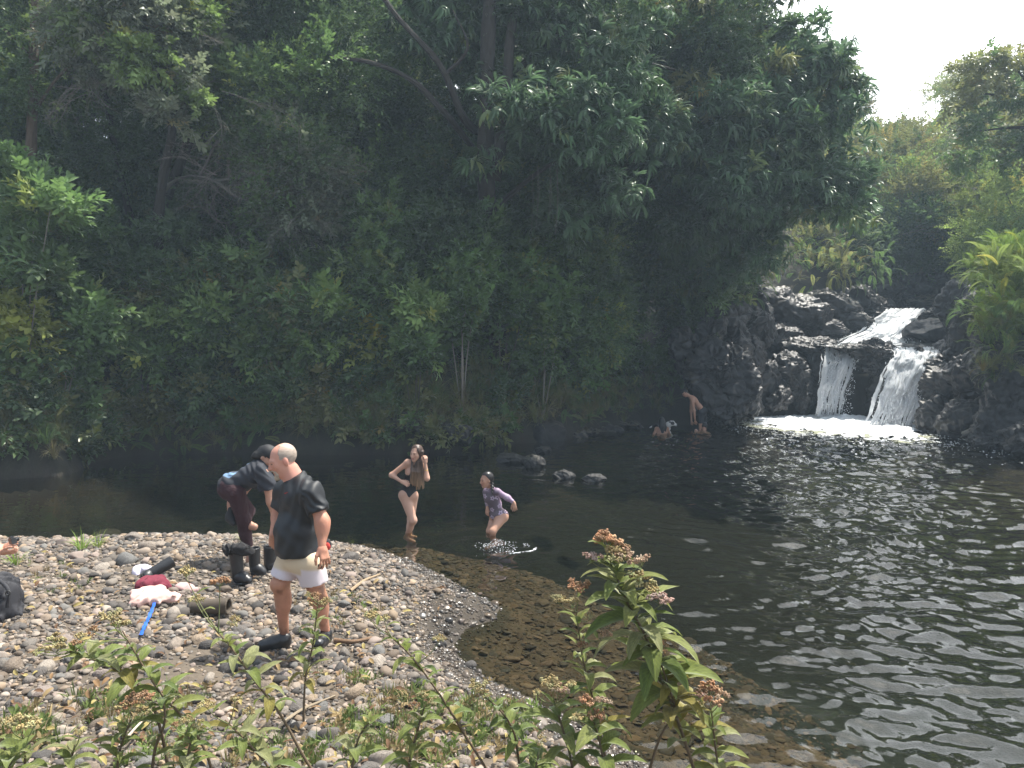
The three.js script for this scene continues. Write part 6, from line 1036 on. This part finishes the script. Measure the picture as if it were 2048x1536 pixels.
const heads = [0, 1, 2].map((k) => { // a domed cluster of little buds on thin stalks
  const r = rng(3100 + k), buds = [], stalks = [], b = new THREE.IcosahedronGeometry(1, 0); b.deleteAttribute('uv'); b.deleteAttribute('normal'); const bi = mergeVertices(b);
  for (let m = 0; m < 9; m++) { // sub clusters, each with its own tone and height
    const A = m * 2.4 + r(), RR = m ? 0.018 + 0.026 * r() : 0, cc = V(Math.cos(A) * RR, 0.036 - RR * 0.45 + (r() - 0.5) * 0.016, Math.sin(A) * RR), tone = 0.65 + 0.6 * r(), hue = r();
    stalks.push(limb([V(0, 0, 0), cc.clone().multiplyScalar(0.5), cc], 0.0014, 0.0009, 3, 2, 0));
    for (let i = 0; i < 15; i++) { const c = cc.clone().add(V((r() - 0.5) * 0.022, (r() - 0.4) * 0.014, (r() - 0.5) * 0.022)), s = 0.0024 + 0.0024 * r(), g = bi.clone(); g.applyMatrix4(M4().compose(c, new THREE.Quaternion().setFromEuler(new THREE.Euler(r() * 6, r() * 6, 0)), V(s, s * 1.6, s))); g.computeVertexNormals(); const t = tone * (0.7 + 0.6 * r()); paint(g, () => [t, t * (0.85 + 0.35 * hue), t * (0.75 + 0.5 * hue)]); buds.push(g); if (i % 5 === 0) stalks.push(limb([cc, c.clone().lerp(cc, 0.5), c], 0.0009, 0.0007, 3, 1, 0)); }
  }
  const g = mergeGeometries(buds); return [g, mergeGeometries(stalks)];
});
const headMats = [[0.33, 0.19, 0.11], [0.38, 0.27, 0.19], [0.33, 0.28, 0.14], [0.27, 0.165, 0.09], [0.42, 0.29, 0.25]].map((c) => std(c, { roughness: 0.95, vertexColors: true }));
function head(parent, p, size, m, tilt = 0) {
  const k = heads[Math.floor(tilt * 100) % 3], f = mesh('flower_head', k[0], headMats[m % 5], parent); f.position.copy(p); f.scale.setScalar(size); f.rotation.set(0.25 - 0.5 * tilt, tilt * 9, 0.3 - 0.6 * tilt);
  const s = mesh('stalks', k[1], greenStemMat, f); return f;
}
// stem: pixels from the ground up at distance D; leaves over the part from t0; flower heads at pixels
function weed(label, stem, D, n0, t0, size0, flowers, seed, o = {}) {
  const nLeaves = Math.round(n0 * 1.45), size = size0 * (o.big ?? 0.92);
  const r = rng(seed), base = at(stem[0][0], stem[0][1], D), g = group('flowering_weed', label, 'weed', V(base.x, Math.min(base.y, groundH(base.x, D)), -D));
  const P = stem.map(([x, y], i) => at(x, y, D + (o.dz ?? 0) * i / stem.length).sub(g.position)); if (P[0].y > 0) P.unshift(V(P[0].x + (P[0].x - P[1].x) * 0.3, -0.03, P[0].z));
  const cv = new THREE.CatmullRomCurve3(P); mesh('stem', limb(P, o.r0 ?? 0.009, 0.0035, 7, 6, 0.15, seed), o.green ? greenStemMat : stemMat, g);
  for (let i = 0; i < nLeaves; i++) {
    const t = mix(t0, flowers.length ? 0.92 : 0.99, (i + r() * 0.7) / nLeaves), p = cv.getPoint(t), a = i * 2.4 + seed, m = mesh(i ? 'leaf_' + String(i).padStart(3, '0') : 'leaf', weedLeaves[Math.floor(r() * 8)], weedMats[o.tones ? o.tones[Math.floor(r() * o.tones.length)] : t < t0 + 0.12 && r() < 0.5 ? 4 : [0, 2, 3, 2, 0, 1][Math.floor(r() * 6)]], g), s = size * (0.7 + 0.55 * r()) * mix(1, 0.55, sstep(0.7, 0.95, t));
    m.position.copy(p); m.rotation.set(-0.15 - 0.5 * sstep(0.6, 1, t) + (r() - 0.5) * 0.4, a, (r() - 0.5) * 0.5, 'YXZ'); m.scale.setScalar(s);
  }
  flowers.forEach(([x, y, w, m], i) => { const q = at(x, y + w * 0.3, D - 0.06 + (r() - 0.5) * 0.16).sub(g.position); let b = 9, bt = 1; for (let t = 0.3; t <= 1; t += 0.05) { const d = cv.getPoint(t).distanceTo(q) + (cv.getPoint(t).y > q.y - 0.03 ? 0.15 : 0); if (d < b) { b = d; bt = t; } } const c = cv.getPoint(bt); mesh(i ? 'flower_stalk_' + String(i).padStart(3, '0') : 'flower_stalk', limb([c, c.clone().lerp(q, 0.6).add(V(0, -0.012, 0)), q], 0.003, 0.0018, 5, 4, 0.1, i), greenStemMat, g); head(g, q, (o.big ? 1.5 : 1.15) * w * D / F_PX / 0.045, m ?? i, r()); if (i % 2 === 0) { const m2 = mesh('leaf', weedLeaves[i % 8], weedMats[i % 4], g); m2.position.copy(c.clone().lerp(q, 0.7)); m2.rotation.set(-0.3, r() * 6.28, 0, 'YXZ'); m2.scale.setScalar(size * 0.5); } });
  return g;
}
weed('tallest flowering weed, its pinkish heads standing over the shallow water', [[1392, 1560], [1387, 1536], [1349, 1423], [1318, 1345], [1290, 1270], [1255, 1205], [1232, 1150], [1216, 1112]], 3.5, 46, 0.30, 1.12, [[1212, 1092, 22, 0], [1228, 1112, 17, 2], [1184, 1120, 15, 4], [1252, 1113, 15, 1], [1284, 1128, 16, 1], [1278, 1163, 19, 2], [1303, 1186, 13, 2], [1322, 1205, 17, 4], [1205, 1078, 14, 0], [1240, 1098, 12, 3]], 41, { r0: 0.011, big: 1.4 });
weed('flowering weed with two brown heads to the left of the tallest weed', [[1222, 1570], [1213, 1525], [1195, 1440], [1182, 1382], [1167, 1325], [1156, 1250], [1152, 1210]], 3.6, 22, 0.4, 1.0, [[1156, 1176, 21, 0], [1118, 1202, 15, 2], [1146, 1206, 14, 2], [1180, 1236, 12, 2], [1210, 1272, 13, 1], [1165, 1292, 11, 3]], 52);
weed('broken dark stalk with yellowing leaves right of the tallest weed', [[1292, 1570], [1300, 1536], [1322, 1470], [1349, 1423], [1336, 1370], [1312, 1290], [1313, 1272]], 3.45, 9, 0.55, 0.95, [[1326, 1292, 14, 3]], 63, { tones: [0, 2, 4, 4] });
weed('flowering weed with one broad brown head at the right of the front plants', [[1440, 1570], [1436, 1536], [1428, 1470], [1422, 1415]], 3.5, 16, 0.15, 1.05, [[1420, 1385, 27, 0], [1442, 1393, 15, 1], [1398, 1392, 16, 4], [1402, 1412, 12, 2]], 74);
weed('leafy weed with four buff heads at the bottom middle', [[1150, 1590], [1140, 1510], [1120, 1440], [1108, 1400]], 3.3, 18, 0.1, 1.2, [[1104, 1368, 20, 2], [1116, 1384, 20, 1], [1144, 1372, 11, 2], [1074, 1388, 10, 2]], 85);
weed('broad leaved weed with rusty heads at the bottom edge, right of the four buff heads', [[1215, 1590], [1208, 1530], [1196, 1470], [1184, 1430]], 3.2, 18, 0.05, 1.3, [[1172, 1408, 19, 0], [1204, 1406, 16, 1], [1190, 1432, 18, 0], [1155, 1440, 14, 2]], 96);
weed('small dark leaved weed with a bent brown stem and one buff head', [[1044, 1580], [1036, 1510], [1026, 1460], [1000, 1420], [968, 1392]], 3.5, 11, 0.3, 1.0, [[955, 1374, 17, 2], [968, 1388, 12, 2]], 107, { tones: [1, 1, 0] });
weed('long leaning weed stem right of the walking man with hanging dark leaves', [[985, 1560], [930, 1470], [880, 1390], [820, 1310], [770, 1262]], 3.5, 16, 0.4, 0.95, [[742, 1236, 16, 2], [880, 1278, 12, 2], [770, 1240, 11, 2]], 118);
weed('long leaning weed stem in front of the walking man\'s feet', [[640, 1570], [600, 1500], [560, 1428], [508, 1360], [462, 1295], [426, 1254]], 3.4, 17, 0.5, 0.95, [[372, 1150, 18, 2], [440, 1168, 18, 0], [392, 1200, 14, 2], [468, 1242, 13, 2]], 129);
weed('leaning brown weed with large dark leaves left of the blue strap', [[430, 1570], [410, 1500], [371, 1440], [324, 1390], [280, 1322], [245, 1262]], 3.4, 17, 0.4, 1.15, [[222, 1236, 20, 2], [238, 1250, 16, 2], [190, 1262, 13, 3], [160, 1276, 12, 2]], 131);
weed('sprawling weed with buff heads at the left, reaching over the stones', [[330, 1500], [300, 1400], [258, 1353], [200, 1325], [160, 1308], [130, 1300]], 3.4, 15, 0.45, 1.05, [[108, 1282, 18, 2], [112, 1300, 18, 2], [78, 1304, 11, 2], [150, 1290, 11, 3]], 142);
weed('weed with pale underleaf foliage at the bottom left of centre', [[560, 1600], [540, 1540], [490, 1480], [450, 1440]], 3.2, 24, 0.1, 1.0, [[412, 1410, 14, 2], [500, 1424, 13, 2], [398, 1450, 12, 2], [470, 1400, 10, 2]], 153, { tones: [3, 3, 0, 1] });
weed('thin upright weed standing before the walking man\'s back leg', [[608, 1410], [612, 1350], [626, 1290], [632, 1240], [636, 1205]], 4.6, 15, 0.35, 0.9, [[634, 1198, 15, 3], [652, 1206, 13, 2], [620, 1192, 10, 2]], 164);
weed('dry brown headed weed arching at the lower left', [[300, 1590], [310, 1500], [330, 1440], [322, 1400], [285, 1394]], 3.3, 8, 0.3, 0.9, [[268, 1400, 18, 3], [290, 1396, 16, 0], [250, 1412, 14, 0]], 175, { tones: [0, 2] });
weed('buff headed weed at the far lower left corner', [[40, 1590], [50, 1520], [46, 1470]], 3.1, 14, 0.05, 1.1, [[40, 1448, 22, 2], [66, 1452, 18, 2], [20, 1450, 16, 2]], 186, { tones: [2, 0, 3] });
weed('leafy pale green weed between the buff headed corner weed and the dry brown one', [[230, 1590], [240, 1500], [262, 1440]], 3.3, 16, 0.1, 0.9, [[246, 1418, 17, 2], [284, 1424, 13, 2]], 197, { tones: [2, 0, 0] });
weed('low leafy weed without flowers at the bottom edge under the broad pale stone', [[700, 1600], [705, 1530], [720, 1470], [742, 1440]], 3.3, 18, 0.1, 0.9, [], 203, { tones: [0, 2, 3] });
weed('low weed with drooping pale leaves at the bottom left, beside the corner weed', [[130, 1600], [140, 1530], [150, 1490]], 3.1, 18, 0.05, 1.1, [[160, 1466, 11, 2]], 214, { tones: [2, 0, 3] });
weed('bushy low weed at the bottom edge left of the pale underleaf weed', [[360, 1600], [365, 1540], [380, 1490], [372, 1460]], 3.15, 20, 0.05, 0.95, [[376, 1440, 12, 2], [352, 1452, 10, 3]], 225, { tones: [3, 0, 1, 2] });
weed('slender weed with three small buff heads below the driftwood branch', [[812, 1600], [820, 1520], [838, 1450], [850, 1410]], 3.4, 15, 0.15, 0.9, [[846, 1392, 11, 2], [866, 1404, 10, 2], [828, 1412, 10, 3]], 236, { tones: [0, 1, 2] });
weed('dense leafy weed in the bottom corner left of the broad leaved rusty weed', [[1060, 1610], [1066, 1560], [1078, 1505]], 3.1, 20, 0.05, 1.1, [[1082, 1480, 12, 2]], 247, { tones: [0, 1, 2] });
weed('young bright green weed in the very bottom left corner', [[-10, 1600], [10, 1550], [30, 1510]], 2.95, 18, 0.05, 1.2, [], 258, { tones: [2, 2, 0] });
{ // grass tufts and low green plants on the bar
  const GT = tuft(3300, 30, 0.30, 0.012, 0.9, 1.4), GT2 = tuft(3301, 26, 0.12, 0.010, 1.3, 1.0), HERB = sprig(3302, 14, 0.12, 0.055, 0.026, 0.3, 1.2), lm = phys([1, 1, 1], { roughness: 0.95, transmission: 0.35, thickness: 0, side: THREE.DoubleSide, ior: 1.4, specularIntensity: 0.5 });
  const bladeMats = [[0.20, 0.30, 0.06], [0.27, 0.34, 0.09], [0.16, 0.22, 0.06]].map((c) => { const m = lm.clone(); m.color.setRGB(...c); return m; });
  [[165, 1100, 1, 0, 'bright green grass tuft at the water edge on the left'], [196, 1096, 0.8, 1, 'arching pale grass beside the bright green tuft'], [30, 1130, 0.7, 0, 'green grass tuft below the hands at the left edge'], [705, 1088, 0.45, 1, 'small green shoot at the water edge behind the walking man'], [488, 1082, 0.6, 2, 'grass shoots behind the bending woman\'s bare foot']].forEach(([px, py, s, m, label], i) => { const p = onGround(px, py), g = group('grass_tuft', label, 'grass', p), b = mesh('blades', GT, bladeMats[m], g); b.scale.setScalar(s); b.rotation.y = i; });
  const r = rng(3400), per = [[[], []], [[], []]], q = new THREE.Quaternion(), e = new THREE.Euler();
  for (const [x0, x1, y0, y1, n, s] of [[620, 1080, 1385, 1536, 420, 0.75], [600, 800, 1350, 1420, 120, 0.6], [150, 420, 1380, 1536, 170, 0.7], [0, 120, 1440, 1536, 70, 0.9], [440, 640, 1410, 1536, 80, 0.7], [560, 780, 1190, 1260, 40, 0.6], [60, 200, 1120, 1190, 30, 0.5], [930, 1100, 1370, 1430, 90, 0.8], [0, 2048, 1520, 1536, 0, 1]]) for (let i = 0; i < n; i++) {
    const p = onGround(mix(x0, x1, r()), mix(y0, y1, r())); if (p.y < 0.1 ||  fbm(p.x * 2.2, 3, p.z * 2.2, 3) < -0.08) continue;
    e.set((r() - 0.5) * 0.5, r() * 6.28, (r() - 0.5) * 0.5); q.setFromEuler(e); const k = s * (0.5 + 0.8 * r()), h = r() < 0.6 ? 0 : 1, t = r() < 0.6 ? [0.14, 0.19, 0.055] : [0.26, 0.20, 0.10], w = 0.7 + 0.6 * r();
    if (h) q.multiply(new THREE.Quaternion().setFromAxisAngle(V(1, 0, 0), -1.2)); per[h][0].push(M4().compose(p, q, V(k, k, k))); per[h][1].push(lin(t[0] * w, t[1] * w, t[2] * w));
  }
  const a = tag(instanced('ground_cover', GT2, lm, per[0][0], per[0][1]), 'low green grass and herbs among the stones in front', 'ground cover', null, 'stuff');
  instanced('herbs', HERB, lm, per[1][0], per[1][1], a).userData.kind = 'stuff';
  const lit = [], lc = []; // dead leaves lying among the stones
  for (let i = 0; i < 520; i++) { const p = onGround(mix(0, 1080, r()), mix(1100, 1536, Math.pow(r(), 0.7))); if (p.y < 0.12) continue; e.set((r() - 0.5) * 0.7 + 0.2, r() * 6.28, (r() - 0.5) * 0.9); q.setFromEuler(e); const k = 0.22 + 0.4 * r(), c = [[0.26, 0.16, 0.08], [0.33, 0.24, 0.12], [0.16, 0.09, 0.05], [0.38, 0.31, 0.12]][Math.floor(r() * 4)]; lit.push(M4().compose(p.add(V(0, 0.02 + 0.03 * r(), 0)), q, V(k, k, k))); lc.push(lin(...c)); }
  tag(instanced('leaf_litter', leafGeo(3500, 0.165, 0.055, 1.2), lm, lit, lc), 'dead brown leaves scattered over the stones', 'leaf litter', null, 'stuff');
}

renderer.render(scene, camera);
